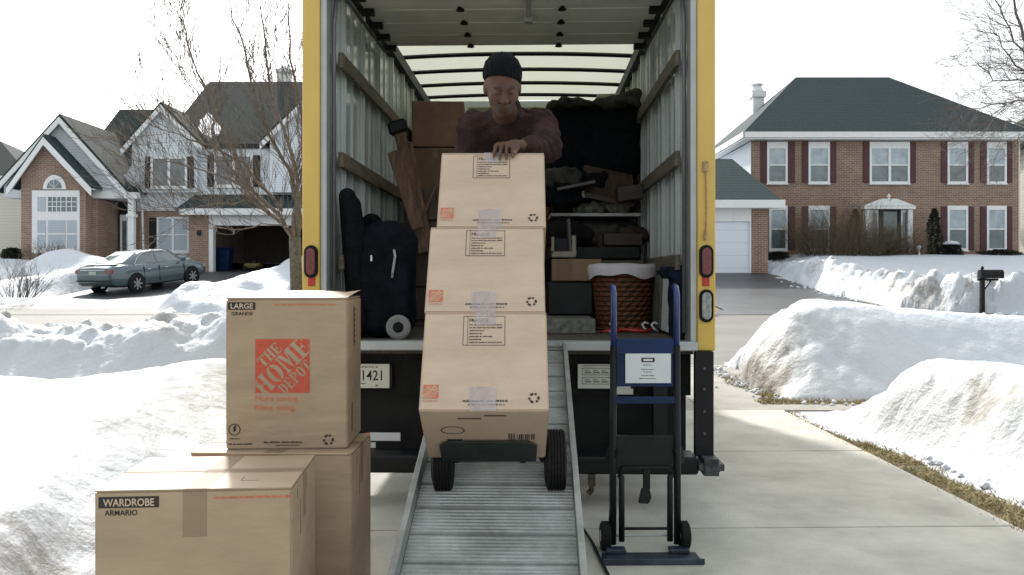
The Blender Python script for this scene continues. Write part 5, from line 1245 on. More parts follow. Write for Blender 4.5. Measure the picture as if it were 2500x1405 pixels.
# ------------------------------------------------------------------ soft solids: distance field -> surface nets
class Field:
    def __init__(s, lo, hi, res):
        s.lo = np.array(lo, float); s.res = res; n = np.ceil((np.array(hi) - s.lo) / res).astype(int) + 1
        s.n = n; s.D = np.ones(n, np.float32); s.ax = [s.lo[i] + np.arange(n[i]) * res for i in range(3)]
    def _sl(s, lo, hi, mg):
        r = []
        for i in range(3):
            a = int(max(0, math.floor((lo[i] - mg - s.lo[i]) / s.res))); b = int(min(s.n[i], math.ceil((hi[i] + mg - s.lo[i]) / s.res) + 1))
            if b <= a: return None
            r.append(slice(a, b))
        return tuple(r)
    def op(s, lo, hi, fn, k=.02, mode='u'):
        sl = s._sl(lo, hi, max(.03, k * 1.5))
        if sl is None: return s
        X, Y, Z = np.meshgrid(s.ax[0][sl[0]], s.ax[1][sl[1]], s.ax[2][sl[2]], indexing='ij')
        d = fn(X, Y, Z); A = s.D[sl]
        if mode == 'u': h = np.clip(.5 + .5 * (A - d) / k, 0, 1); r = A * (1 - h) + d * h - k * h * (1 - h)
        else: h = np.clip(.5 - .5 * (A + d) / k, 0, 1); r = A * (1 - h) - d * h + k * h * (1 - h)
        s.D[sl] = r; return s
    def cap(s, a, b, ra, rb=None, k=.02, mode='u', sq=(1, 1, 1)):
        rb = ra if rb is None else rb; a = np.array(a, float); b = np.array(b, float); q = np.array(sq, float); m = max(ra, rb) / min(q)
        ba = (b - a) * q; L = max(1e-9, float(ba @ ba))
        def fn(X, Y, Z):
            px, py, pz = (X - a[0]) * q[0], (Y - a[1]) * q[1], (Z - a[2]) * q[2]
            t = np.clip((px * ba[0] + py * ba[1] + pz * ba[2]) / L, 0, 1)
            return np.sqrt((px - t * ba[0]) ** 2 + (py - t * ba[1]) ** 2 + (pz - t * ba[2]) ** 2) - (ra + (rb - ra) * t)
        return s.op(np.minimum(a, b) - m, np.maximum(a, b) + m, fn, k, mode)
    def ell(s, c, r, k=.02, mode='u', fr=None):
        c = np.array(c, float); r = np.array(r, float); m = r.max(); fr = np.eye(3) if fr is None else np.array(fr, float)
        def fn(X, Y, Z):
            p = [X - c[0], Y - c[1], Z - c[2]]; q = [(p[0] * fr[i][0] + p[1] * fr[i][1] + p[2] * fr[i][2]) / r[i] for i in range(3)]
            l = np.sqrt(q[0] ** 2 + q[1] ** 2 + q[2] ** 2); return (l - 1) * r.min() * np.where(l > 1, 1, 1)
        return s.op(c - m, c + m, fn, k, mode)
    def rbox(s, c, h, r, k=.02, mode='u', fr=None, ns=0, nf=6):
        c = np.array(c, float); h = np.array(h, float) - r; m = np.linalg.norm(h) + r; fr = np.eye(3) if fr is None else np.array(fr, float)
        def fn(X, Y, Z):
            p = [X - c[0], Y - c[1], Z - c[2]]; q = [np.abs(p[0] * fr[i][0] + p[1] * fr[i][1] + p[2] * fr[i][2]) - h[i] for i in range(3)]
            d = np.sqrt(sum(np.maximum(v, 0) ** 2 for v in q)) + np.minimum(np.maximum(q[0], np.maximum(q[1], q[2])), 0) - r
            if ns: d = d + ns * (np.sin(X * nf * 2.1 + 1.3 * np.sin(Z * nf * 1.7)) * np.sin(Z * nf * 1.9 + Y * nf) + .6 * np.sin(X * nf * 5 + Z * nf * 3.1 + 2 * np.sin(Y * nf * 2)))
            return d
        return s.op(c - m, c + m, fn, k, mode)
    def wrinkle(s, amp, f):
        X, Y, Z = np.meshgrid(*s.ax, indexing='ij'); s.D += (amp * np.sin(X * f + 2.3 * np.sin(Z * f * .6 + Y * f * .3)) * np.sin(Z * f * .8 + 1.7 * np.sin(Y * f * .5))).astype(np.float32); return s
    def mesh(s, name, m, parent=None, tone=None):
        D = s.D; D[0] = D[-1] = 1; D[:, 0] = D[:, -1] = 1; D[:, :, 0] = D[:, :, -1] = 1
        I = D < 0; nx, ny, nz = D.shape
        cnt = np.zeros((nx - 1, ny - 1, nz - 1), np.int8)
        for i in (0, 1):
            for j in (0, 1):
                for k in (0, 1): cnt += I[i:nx - 1 + i, j:ny - 1 + j, k:nz - 1 + k]
        act = (cnt > 0) & (cnt < 8); ids = np.argwhere(act); N = len(ids); lut = -np.ones(act.shape, np.int64); lut[act] = np.arange(N)
        P = np.zeros((N, 3)); W_ = np.zeros(N)
        cs = [(i, j, k) for i in (0, 1) for j in (0, 1) for k in (0, 1)]
        for a in cs:
            for ax in range(3):
                if a[ax]: continue
                b = list(a); b[ax] = 1
                da = D[ids[:, 0] + a[0], ids[:, 1] + a[1], ids[:, 2] + a[2]]; db = D[ids[:, 0] + b[0], ids[:, 1] + b[1], ids[:, 2] + b[2]]
                c = (da < 0) != (db < 0); t = np.where(c, da / np.where(c, da - db, 1), 0)
                q = np.array(a, float)[None, :].repeat(N, 0); q[:, ax] += t; P[c] += q[c]; W_[c] += 1
        P = (ids + P / W_[:, None]) * s.res + s.lo
        F_ = []
        for ax in range(3):
            sl0 = [slice(1, -1)] * 3; sl0[ax] = slice(0, -1); sl1 = [slice(1, -1)] * 3; sl1[ax] = slice(1, None)
            A = I[tuple(sl0)]; B = I[tuple(sl1)]; e = np.argwhere(A != B); fl = A[e[:, 0], e[:, 1], e[:, 2]]
            o = e.copy(); u, v = [i for i in range(3) if i != ax]; o[:, u] += 1; o[:, v] += 1
            def g(du, dv):
                q = o.copy(); q[:, u] += du; q[:, v] += dv; return lut[q[:, 0], q[:, 1], q[:, 2]]
            Q = np.stack([g(-1, -1), g(0, -1), g(0, 0), g(-1, 0)], 1)
            if ax == 1: fl = ~fl
            Q[~fl] = Q[~fl][:, ::-1]; F_.append(Q)
        Q = np.concatenate(F_); o = ORG.get(parent.name, (0, 0, 0)) if parent else (0, 0, 0)
        me = bpy.data.meshes.new(name); me.from_pydata((P - np.array(o)).tolist(), [], Q.tolist()); me.materials.append(m)
        me.polygons.foreach_set('use_smooth', [True] * len(me.polygons))
        if tone is not None:
            a = me.attributes.new('tone', 'FLOAT', 'POINT'); a.data.foreach_set('value', tone(P).astype(np.float32))
        me.update(); ob = bpy.data.objects.new(name, me); C.collection.objects.link(ob)
        if parent: ob.parent = parent; ORG[ob.name] = o
        return ob

# ------------------------------------------------------------------ cargo
def L(px, py, d): return Vector((HX(px, d), d, HZ(py, d)))
def soft(name, label, cat, lo, hi, res, fn, m):
    f = Field(lo, hi, res); fn(f); return tag(f.mesh(name, m), label, cat)
nav = mat('navy_black_cloth', (.008, .010, .015), .95, var=.35, scale=10, bump=.4, spec=.12)
# narrow padded case leaning at the left jamb
a, b = L(812, 480, 5.30), L(868, 815, 5.42); b.z = FL + .09
a.x = -1.015; b.x = -.955
soft('padded_case', 'narrow black padded case standing upright against the left wall of the truck', 'case', (-1.13, 5.1, .9), (-.80, 5.7, 2.0), .012,
     lambda f: f.cap(a, b, .052, .078, sq=(1, .8, 1)).cap(a + Vector((.03, .03, -.05)), b + Vector((.03, .05, .0)), .05, .07), M['cloth'])
soft('instrument_case', 'black rounded instrument case just behind the padded case', 'case', (-1.08, 5.75, .9), (-.7, 6.4, 2.0), .012,
     lambda f: (f.cap((-.98, 6.0, 1.70), (-.96, 6.0, 1.45), .075, .07), f.cap((-.96, 6.0, 1.5), (-.93, 6.0, 1.12), .11, .15, k=.06)), M['cloth'])
# travel bag with a big wheel
gb = thing('travel_bag', 'big black rounded travel bag with a grey wheel, at the left of the truck bed', 'bag', (-.78, 5.42, FL))
f = Field((-1.05, 5.2, .93), (-.5, 5.75, 1.78), .012)
f.rbox((-.79, 5.48, 1.30), (.175, .15, .345), .10, ns=.004, nf=7); f.ell((-.78, 5.46, 1.55), (.17, .14, .14), k=.06); f.cap((-.90, 5.34, 1.15), (-.92, 5.34, 1.45), .03, k=.04); f.rbox((-.68, 5.33, 1.25), (.05, .03, .16), .02, k=.02)
f.mesh('bag_body', nav, gb)
wx, wy, wz_ = HX(973, 5.27), 5.27, FL + .076
wh = MB().lathe([(.034, -.02), (.060, -.026), (.075, -.018), (.075, .018), (.060, .022), (.034, .02)], (wx, wy, wz_), 'y', 28).build('wheel', mat('grey_plastic', (.20, .20, .20), .5, var=.15), gb, smooth=False)
MB().lathe([(.005, .030), (.022, .030), (.0335, .0205), (.0335, -.015), (.005, -.015)], (wx, wy, wz_), 'y', 20).build('hub', M['blkr'], wh)
MB().box(HX(905, 5.30), HX(909, 5.30), 5.29, 5.298, HZ(638, 5.3), HZ(624, 5.3)).build('zip_tag', M['white'], gb)
MB().tube([(-.73, 5.32, 1.50), (-.72, 5.30, 1.46), (-.735, 5.30, 1.36), (-.74, 5.32, 1.33)], .008, 6).build('handle', M['galv'], gb)
# wooden planks leaning on the left pile
wd = mat('raw_wood', (.15, .085, .048), .65, var=.4, scale=6, stretch=(5, 5, .7), bump=.3)
pk = thing('wooden_headboard', 'long brown wooden headboard with dark top leaning left inside the truck', 'headboard', L(1000, 560, 6.3))
a, b = L(975, 318, 6.5), L(1035, 620, 6.3)
MB().beam(a, b, .045, .085, up=(1, 0, 0)).beam(a + Vector((.065, .05, -.09)), b + Vector((.045, .03, 0)), .04, .055, up=(1, 0, 0)).build('panel', wd, pk, bevel=.008)
MB().obox(a + Vector((-.01, 0, .02)), (.07, 0, .02), (0, .05, 0), (-.01, 0, .05)).build('cap', M['blk'], pk, bevel=.02)
MB().beam(L(960, 370, 6.25), L(1020, 560, 6.2), .02, .09, up=(1, 0, 0)).build('side_rail', wd, pk, bevel=.005)
dr = mat('dark_walnut', (.06, .035, .022), .5, var=.35, scale=5, stretch=(6, 6, .7))
ds = thing('dresser', 'dark brown dresser standing upright in the left part of the load', 'dresser', (-.62, 6.75, FL))
MB().box(-.80, -.42, 6.6, 7.2, FL, 2.02).build('carcass', dr, ds, bevel=.006)
for k in range(4): MB().box(-.78, -.44, 6.575, 6.599, FL + .05 + k * .255, FL + .285 + k * .255).build('drawer', dr, ds, bevel=.006)
def carton(label, x0, x1, y0, y1, z0, z1, m=None, rot=0, band=True):
    cx, cy_ = (x0 + x1) / 2, (y0 + y1) / 2; t = thing('cargo_box', label, 'box', (cx, cy_, z0), (0, 0, R(rot)), 'packed cargo boxes inside the truck', local=True)
    w2, d2, h = (x1 - x0) / 2, (y1 - y0) / 2, z1 - z0
    MB().box(-w2, w2, -d2, d2, 0, h).build('carton', m or M['card2'], t, bevel=.006)
    if band: MB().box(-.025, .025, -d2 - .0015, -d2 - .0004, h - .10, h).box(-.025, .025, -d2 - .0015, d2, h + .0002, h + .0012).build('packing_tape', M['tape'], t)
    return t
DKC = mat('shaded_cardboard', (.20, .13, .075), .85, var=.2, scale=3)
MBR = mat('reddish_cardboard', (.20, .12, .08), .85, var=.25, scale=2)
DGR = mat('charcoal_plastic', (.016, .017, .018), .5, var=.25, scale=6, spec=.2)
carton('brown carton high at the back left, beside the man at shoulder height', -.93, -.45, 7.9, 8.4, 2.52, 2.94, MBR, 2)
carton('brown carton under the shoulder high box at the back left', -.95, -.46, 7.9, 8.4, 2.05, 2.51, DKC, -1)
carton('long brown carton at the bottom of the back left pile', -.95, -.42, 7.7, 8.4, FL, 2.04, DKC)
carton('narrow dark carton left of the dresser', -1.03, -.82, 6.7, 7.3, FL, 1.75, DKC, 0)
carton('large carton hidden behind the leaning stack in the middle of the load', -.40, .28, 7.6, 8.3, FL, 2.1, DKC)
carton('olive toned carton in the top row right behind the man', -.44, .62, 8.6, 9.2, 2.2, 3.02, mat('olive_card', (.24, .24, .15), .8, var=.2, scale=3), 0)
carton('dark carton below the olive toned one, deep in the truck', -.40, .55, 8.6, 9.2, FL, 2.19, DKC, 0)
carton('cream carton on top of the black covered load at the right', .80, 1.09, 8.0, 8.4, 2.78, 3.03, mat('cream_card', (.34, .33, .22), .8, var=.1), -3)
# black covered bulk, right
f = Field((.2, 7.0, 2.05), (1.14, 8.2, 2.95), .016)
f.rbox((.69, 7.65, 2.46), (.39, .46, .31), .09, ns=.010, nf=6)
tag(f.mesh('covered_mattress', M['cloth']), 'huge black plastic wrapped bundle filling the upper right of the load', 'bundle')
f = Field((.2, 6.95, 2.55), (1.14, 8.0, 3.0), .014)
f.rbox((.69, 7.5, 2.77), (.38, .42, .035), .03, ns=.016, nf=9); f.cap((.80, 7.15, 2.76), (1.04, 7.2, 2.86), .05, k=.05)
tag(f.mesh('moving_blanket', mat('grey_blanket', (.055, .055, .048), .95, spec=.1, var=.4, scale=10, bump=.5)), 'crumpled grey moving blanket draped over the black bundle', 'blanket')
gl = M['galv']
MB_ = MB().tube([L(1340, 437, 7.0), L(1515, 470, 7.15)], .006, 6)
tag(MB_.build('metal_rod', M['alu']), 'thin pale metal rod sticking out under the black bundle', 'rod')
sh = thing('shelf_unit', 'dark shelf unit with a pale front edge in the right part of the load', 'shelf', (.7, 7.3, FL))
MB().box(.32, 1.06, 7.25, 7.9, FL, 1.80).build('carcass', DGR, sh, bevel=.006)
MB().box(.32, 1.06, 7.10, 7.9, 1.83, 1.855).build('shelf_board', M['white'], sh)
MB().box(.34, .36, 7.2, 7.9, 1.856, 2.07).box(1.03, 1.05, 7.2, 7.9, 1.856, 2.07).box(.34, 1.05, 7.85, 7.9, 1.87, 2.05).build('side_panel', DGR, sh)
MB().beam(L(1462, 425, 7.18), L(1464, 458, 7.18), .02, .02).build('bracket', gl, sh)
soft('plastic_sheet', 'crumpled translucent plastic sheet lying on the shelf', 'plastic sheet', (.45, 6.98, 1.82), (1.08, 7.6, 2.1), .014, lambda f: f.rbox((.76, 7.28, 1.90), (.22, .2, .035), .02, ns=.020, nf=13), mat('cloudy_plastic', (.28, .29, .26), .3, var=.3, scale=12))
def cush(f):
    f.ell((.42, 6.85, 1.70), (.15, .14, .10), k=.05); f.ell((.56, 6.9, 1.66), (.12, .14, .09), k=.05); f.ell((.40, 6.8, 1.60), (.12, .12, .07), k=.05); f.wrinkle(.006, 30)
soft('cushion', 'soft charcoal cushions squeezed between the stack and the wicker basket side', 'cushion', (.2, 6.6, 1.45), (.75, 7.1, 1.85), .012, cush, mat('charcoal_cloth', (.02, .02, .021), .95, var=.3, bump=.5, spec=.1))
st = thing('plastic_stool', 'beige U shaped plastic stool end beside the stack, at waist height', 'stool', L(1374, 630, 6.6))
MB().box(HX(1345, 6.6), HX(1404, 6.6), 6.5, 6.56, HZ(629, 6.5), HZ(615, 6.5)).box(HX(1345, 6.6), HX(1352, 6.6), 6.5, 6.56, HZ(615, 6.5), HZ(578, 6.5)).box(HX(1394, 6.6), HX(1404, 6.6), 6.5, 6.56, HZ(615, 6.5), HZ(575, 6.5)).build('frame', mat('beige_plastic', (.30, .27, .21), .5, var=.15), st, bevel=.006)
MB().box(HX(1348, 6.6), HX(1400, 6.6), 6.561, 6.59, HZ(625, 6.5), HZ(582, 6.5)).build('back_plate', M['blk'], st)
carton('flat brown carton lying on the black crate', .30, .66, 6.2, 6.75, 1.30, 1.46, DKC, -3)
carton('dark grey storage crate under the cushions', .28, .98, 6.6, 7.2, 1.47, 1.56, DGR, 0, False)
carton('black crate low beside the leaning stack', .26, .58, 6.2, 6.8, 1.06, 1.29, DGR, 0, False)
carton('grey brown crate behind the wicker basket', .58, 1.02, 6.62, 7.2, FL, 1.46, mat('grey_brown', (.10, .09, .07), .8, var=.2), 0, False)
carton('flat grey board box on the floor at the edge of the bed', .20, .56, 5.75, 6.7, FL + .001, 1.05, mat('grey_carpet', (.17, .17, .15), .95, var=.3, scale=30), 0, False)
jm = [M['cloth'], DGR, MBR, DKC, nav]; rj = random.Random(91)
spots = [(.36, 6.95, 2.0, .16), (.95, 6.95, 1.66, .11), (.70, 6.95, 1.66, .13), (.84, 6.9, 1.58, .14), (.40, 6.9, 2.12, .12), (.62, 7.0, 2.10, .12)]
names_ = ['grey bundled blanket jammed above the cushions', 'dark rolled bag under the shelf at the right wall', 'black soft bag under the middle of the shelf', 'brown bundled cloth low under the shelf', 'dark folded garment high beside the leaning stack', 'charcoal sack in the gap under the black bundle']
for (x, y, z, r), nm in zip(spots, names_):
    f = Field((x - .28, y - .25, z - .2), (x + .28, y + .25, z + .2), .014)
    f.rbox((x, y, z), (r * 1.25, r, r * .62), r * .4, ns=.014, nf=11 + 4 * rj.random())
    tag(f.mesh('bundle', rj.choice([M['cloth'], mat('dim_cloth', (.045, .042, .038), .95, var=.4, scale=9, bump=.5), mat('brown_cloth', (.06, .042, .03), .95, var=.4, scale=9, bump=.5)])), nm, 'bundle', 'soft bundles stuffed in the load')
for k, (x0, z0, x1, z1, lab) in enumerate(((-.92, 1.2, -.50, 2.2, 'brown wooden pole standing behind the leaning headboard'),)):
    tag(MB().tube([(x0, 6.35, z0), (x1, 6.5, z1)], .018, 6).build('pole', wd), lab, 'pole')
tw_ = mat('dull_veneer', (.045, .034, .027), .55, var=.35, scale=5, stretch=(1, 5, 5)); tg = mat('grey_laminate', (.065, .065, .062), .5, var=.25, scale=6)
for (c, ax, ay, az, m_, lab) in (((.78, 6.92, 2.06), (.20, .02, -.04), (.0, .05, .12), (.006, 0, .018), dr, 'dark brown table top lying slanted under the black bundle'),
    ((.50, 6.80, 2.04), (.15, .0, .03), (0, .12, 0), (-.003, 0, .012), tg, 'grey flat panel jutting out beside the leaning stack'),
    ((.93, 6.85, 1.99), (.10, .0, .015), (0, .10, 0), (-.005, 0, .055), tw_, 'small dark wooden drawer set against the right wall under the bundle'),
    ((.44, 6.62, 1.60), (.012, 0, .003), (0, .10, .0), (-.01, 0, .17), tg, 'upright grey board edge behind the beige stool end'),
    ((.86, 6.75, 1.62), (.15, .01, .0), (0, .10, 0), (0, 0, .045), tw_, 'brown flat case on the crate behind the wicker basket')):
    tag(MB().obox(c, ax, ay, az).build('furniture_panel', m_, bevel=.004), lab, 'panel')
# wicker basket
bx, by = .80, 6.22
bk = thing('wicker_basket', 'round brown wicker laundry basket with a white cloth liner, standing in the truck', 'basket', (bx, by, FL))
wm = banded('wicker', (.20, .085, .045), (.035, .016, .010), .034, rough=.6, duty=.3, var=.3, nscale=30)
mb = MB(); nseg = 40; rows = 26; v = []; f_ = []
for j in range(rows + 1):
    for k in range(nseg):
        th = 2 * math.pi * k / nseg; z = FL + .44 * j / rows; r0 = .185 + .045 * j / rows + .004 * math.cos(k * math.pi) * (1 if (j // 2) % 2 else -1)
        v.append((bx + r0 * math.cos(th), by + r0 * math.sin(th), z))
for j in range(rows):
    for k in range(nseg): f_.append((j * nseg + k, j * nseg + (k + 1) % nseg, (j + 1) * nseg + (k + 1) % nseg, (j + 1) * nseg + k))
f_.append(tuple(range(nseg - 1, -1, -1))); mb.add(v, f_); mb.build('weave', wm, bk)
for zz in (.0, .38, .42):
    mb = MB(); rr0 = .19 + .045 * zz / .44 + .008; mb.tube([(bx + rr0 * math.cos(2 * math.pi * k / 36), by + rr0 * math.sin(2 * math.pi * k / 36), FL + .012 + zz) for k in range(37)], .008, 5); mb.build('rim_band', wm, bk)
v = []; f_ = []; n = 48
for k in range(n):
    th = 2 * math.pi * k / n; q = .010 * math.sin(th * 3 + 1) + .007 * math.sin(th * 7)
    for (r0, z) in ((.20, FL + .45), (.245, FL + .475 + q * .3), (.262, FL + .44), (.258 + q * .5, FL + .385 + q * 1.4)): v.append((bx + r0 * math.cos(th), by + r0 * math.sin(th), z))
for k in range(n):
    for j in range(3): f_.append((k * 4 + j, ((k + 1) % n) * 4 + j, ((k + 1) % n) * 4 + j + 1, k * 4 + j + 1))
f_.append(tuple(k * 4 for k in range(n)))
MB().add(v, f_).build('cloth_liner', mat('white_cloth', (.62, .58, .60), .85, var=.1), bk, smooth=True, fix=True)
# strap with hooks
mb = MB(); z = FL + .012; P = [(.60, 5.80, z), (.66, 5.78, z + .01), (.74, 5.86, z), (.82, 5.90, z + .01), (.92, 5.88, z), (.95, 5.84, z + .012), (.88, 5.83, z), (.76, 5.82, z + .014), (.70, 5.90, z)]
sp = thing('bungee_cord', 'red bungee cord with white hooks lying at the edge of the truck floor', 'cord', (.8, 5.85, FL))
mb.tube(P, .010, 6).build('cord', M['red'], sp, smooth=True)
for (x, y, s) in ((.655, 5.78, 1), (.93, 5.86, -1), (.99, 5.84, -1)):
    MB().tube([(x, y, z), (x + s * .03, y - .01, z + .02), (x + s * .045, y - .01, z + .045), (x + s * .025, y, z + .06), (x + s * .0, y, z + .05)], .008, 6).build('hook', M['white'], sp, smooth=True)
# boards and pads on the right wall
for k, (px, wdt, lab) in enumerate(((1630, .030, 'white board leaning on the right truck wall, nearer the basket'), (1652, .022, 'white board leaning on the right truck wall, nearer the door'))):
    a = L(px - 2, 790, 5.75); b = L(px + 8, 662, 5.75); a.z = FL + .02
    a.x = min(a.x, 1.035); b.x = min(b.x, 1.05)
    tag(MB().beam(a, b, .012 + wdt, .30, up=(0, 1, 0)).build('white_board', M['white'], bevel=.002), lab, 'board', 'white boards leaning on the truck wall')
for k, px in enumerate((1598, 1612)):
    a = L(px - 6, 790, 6.0); b = L(px, 680, 6.0); a.z = FL + .02
tag(MB().beam(L(1604, 800, 6.0), L(1608, 672, 6.0), .025, .3, up=(0, 1, 0)).build('grey_board', mat('grey_wood', (.12, .12, .10), .8, var=.3)), 'grey weathered board behind the white boards', 'board')
f = Field((.90, 5.16, .94), (1.09, 5.6, 1.5), .010); f.rbox((1.025, 5.36, 1.18), (.035, .12, .22), .02, ns=.005, nf=14); f.rbox((1.0, 5.36, 1.36), (.062, .13, .035), .02, ns=.006, nf=16)
tag(f.mesh('moving_pad', mat('blue_pad', (.018, .028, .055), .95, spec=.1, var=.4, scale=12, bump=.4)), 'folded dark blue moving pad against the right wall by the door', 'pad')

# ------------------------------------------------------------------ the man
def skin_mat():
    m = bpy.data.materials.new('skin'); m.use_nodes = True; t = m.node_tree; b = t.nodes['Principled BSDF']
    b.inputs['Roughness'].default_value = .5; b.inputs['Specular IOR Level'].default_value = .28; b.inputs['Subsurface Weight'].default_value = .08; b.inputs['Subsurface Radius'].default_value = (.02, .008, .004)
    at = t.nodes.new('ShaderNodeAttribute'); at.attribute_name = 'tone'
    r = t.nodes.new('ShaderNodeValToRGB'); e = r.color_ramp.elements
    e[0].color = (.034, .019, .013, 1); e[0].position = 0; e[1].position = 1; e[1].color = (.34, .215, .17, 1); x = e.new(.5); x.color = (.115, .058, .038, 1)
    n = t.nodes.new('ShaderNodeTexNoise'); n.inputs['Scale'].default_value = 60; mx = t.nodes.new('ShaderNodeMath'); mx.operation = 'MULTIPLY_ADD'; mx.inputs[1].default_value = .12
    sb = t.nodes.new('ShaderNodeMath'); sb.operation = 'SUBTRACT'; sb.inputs[1].default_value = .06
    t.links.new(n.outputs[0], mx.inputs[0]); t.links.new(at.outputs['Fac'], mx.inputs[2]); t.links.new(mx.outputs[0], sb.inputs[0])
    n3 = t.nodes.new('ShaderNodeTexNoise'); n3.inputs['Scale'].default_value = 170; n3.inputs['Detail'].default_value = 4; bp = t.nodes.new('ShaderNodeBump'); bp.inputs['Strength'].default_value = .5; bp.inputs['Distance'].default_value = .004
    t.links.new(n3.outputs[0], bp.inputs['Height']); t.links.new(bp.outputs[0], b.inputs['Normal'])
    t.links.new(sb.outputs[0], r.inputs[0]); t.links.new(r.outputs[0], b.inputs['Base Color']); return m
man = thing('person', 'man in black knit cap and maroon sweater leaning over the box stack', 'person', (-.03, 4.88, .84))
HC = np.array([-.045, 4.09, 2.235]); pit = R(27); yaw = R(7); rol = R(-3)
f0 = Matrix.Rotation(yaw, 3, 'Z') @ Matrix.Rotation(pit, 3, 'X') @ Matrix.Rotation(rol, 3, 'Y')
hx_, hf, hu = f0 @ Vector((1, 0, 0)), f0 @ Vector((0, -1, 0)), f0 @ Vector((0, 0, 1))
if hf.z > 0: raise RuntimeError('head looks up')
FRM = np.array([list(hx_), list(hf), list(hu)])
def H(x, f, u): return HC + FRM[0] * x + FRM[1] * f + FRM[2] * u
# joints
nb = np.array([-.03, 4.38, 2.145]); sR = np.array([-.202, 4.43, 2.108]); sL = np.array([.148, 4.41, 2.115])
eL = np.array([.165, 4.20, 1.965]); wL = np.array([.052, 4.015, 1.950])
eR = np.array([-.255, 4.42, 1.80]); wR = np.array([-.155, 4.37, 1.63])
ch = np.array([-.03, 4.52, 1.97]); be = np.array([-.03, 4.68, 1.82]); pv = np.array([-.03, 4.83, 1.70])
hR_, hL_ = np.array([-.12, 4.84, 1.66]), np.array([.06, 4.84, 1.66]); kR, kL = np.array([-.13, 4.74, 1.26]), np.array([.08, 4.80, 1.28]); aR, aL = np.array([-.14, 4.80, .90]), np.array([.09, 4.98, .96])
B = Field((-.36, 3.84, .80), (.32, 5.10, 2.42), .0065)
B.cap(ch, be, .115, .10, k=.05, sq=(.8, 1, 1)); B.cap(be, pv, .10, .115, k=.05, sq=(.8, 1, 1)); B.cap(sR, sL, .055, k=.05)
B.cap(nb, H(0, -.02, -.05), .066, .058, k=.03)
for a, b, c, r1, r2, r3 in ((sR, eR, wR, .052, .042, .027), (sL, eL, wL, .052, .042, .027)): B.cap(a, b, r1, r2, k=.03); B.cap(b, c, r2, r3, k=.02)
for h_, k_, a_ in ((hR_, kR, aR), (hL_, kL, aL)): B.cap(h_, k_, .085, .056, k=.04); B.cap(k_, a_, .055, .036, k=.03); B.cap(a_ + (0, .02, -.02), a_ + (0, -.14, -.05), .034, .028, k=.03)
# head
B.ell(H(0, -.010, .035), (.079, .098, .095), k=.02, fr=FRM); B.ell(H(0, .020, -.035), (.066, .078, .085), k=.03, fr=FRM)
B.ell(H(0, .040, -.085), (.046, .050, .040), k=.03, fr=FRM); B.ell(H(0, .072, -.108), (.024, .020, .018), k=.02, fr=FRM)
for s in (-1, 1):
    B.ell(H(s * .045, .060, -.028), (.024, .022, .022), k=.02, fr=FRM)          # cheek
    B.ell(H(s * .031, .104, .006), (.020, .014, .012), k=.014, mode='s', fr=FRM)     # socket
    B.ell(H(s * .031, .082, .003), (.0165, .015, .012), k=.005, fr=FRM)            # lid
    B.cap(H(s * .012, .100, .024), H(s * .050, .084, .026), .0085, .006, k=.010)     # brow
    B.ell(H(s * .013, .108, -.036), (.009, .010, .008), k=.006, fr=FRM)          # nostril wing
    B.ell(H(s * .082, -.012, -.005), (.010, .022, .032), k=.008, fr=FRM)         # ear
    B.cap(H(s * .020, .088, -.045), H(s * .032, .072, -.072), .004, k=.008, mode='s')
B.cap(H(0, .094, .012), H(0, .116, -.030), .0085, .013, k=.010)
B.ell(H(0, .093, -.060), (.027, .014, .008), k=.006, fr=FRM); B.ell(H(0, .090, -.075), (.023, .013, .009), k=.005, fr=FRM)
B.cap(H(-.026, .102, -.0675), H(.026, .102, -.0675), .0022, k=.003, mode='s')
# left hand over the box edge (fingers curl over the front top edge)
pal = np.array([.002, 3.985, 1.948])
B.cap(wL, pal + (.012, .005, .004), .025, .028, k=.02, sq=(1, 1, 1.25)); B.cap(pal + (.0, .0, 0), pal + (-.045, -.006, -.002), .023, .020, k=.018, sq=(1, 1, 1.2))
tips = []
for i, (x, ln, sp_) in enumerate(((-.070, .030, -.012), (-.047, .044, -.008), (-.024, .042, -.002), (-.001, .032, .004))):
    k0 = np.array([x + .006, 3.972, 1.950]); k1 = np.array([x + sp_ * .4, 3.936, 1.934]); k2 = np.array([x + sp_ * .8, 3.9375 - .574 * ln * .6 - .006, 1.912 - .819 * ln * .35]); k3 = np.array([x + sp_, 3.945 - .574 * ln - .009, 1.906 - .819 * ln + .006])
    B.cap(k0, k1, .0110, .0098, k=.006); B.cap(k1, k2, .0098, .0088, k=.003); B.cap(k2, k3, .0088, .0076, k=.003); tips.append(k3)
t0, t1, t2 = np.array([.020, 3.985, 1.940]), np.array([.026, 3.946, 1.930]), np.array([.014, 3.928, 1.905]); B.cap(t0, t1, .013, .0105, k=.010); B.cap(t1, t2, .0105, .0088, k=.003); tips.append(t2)
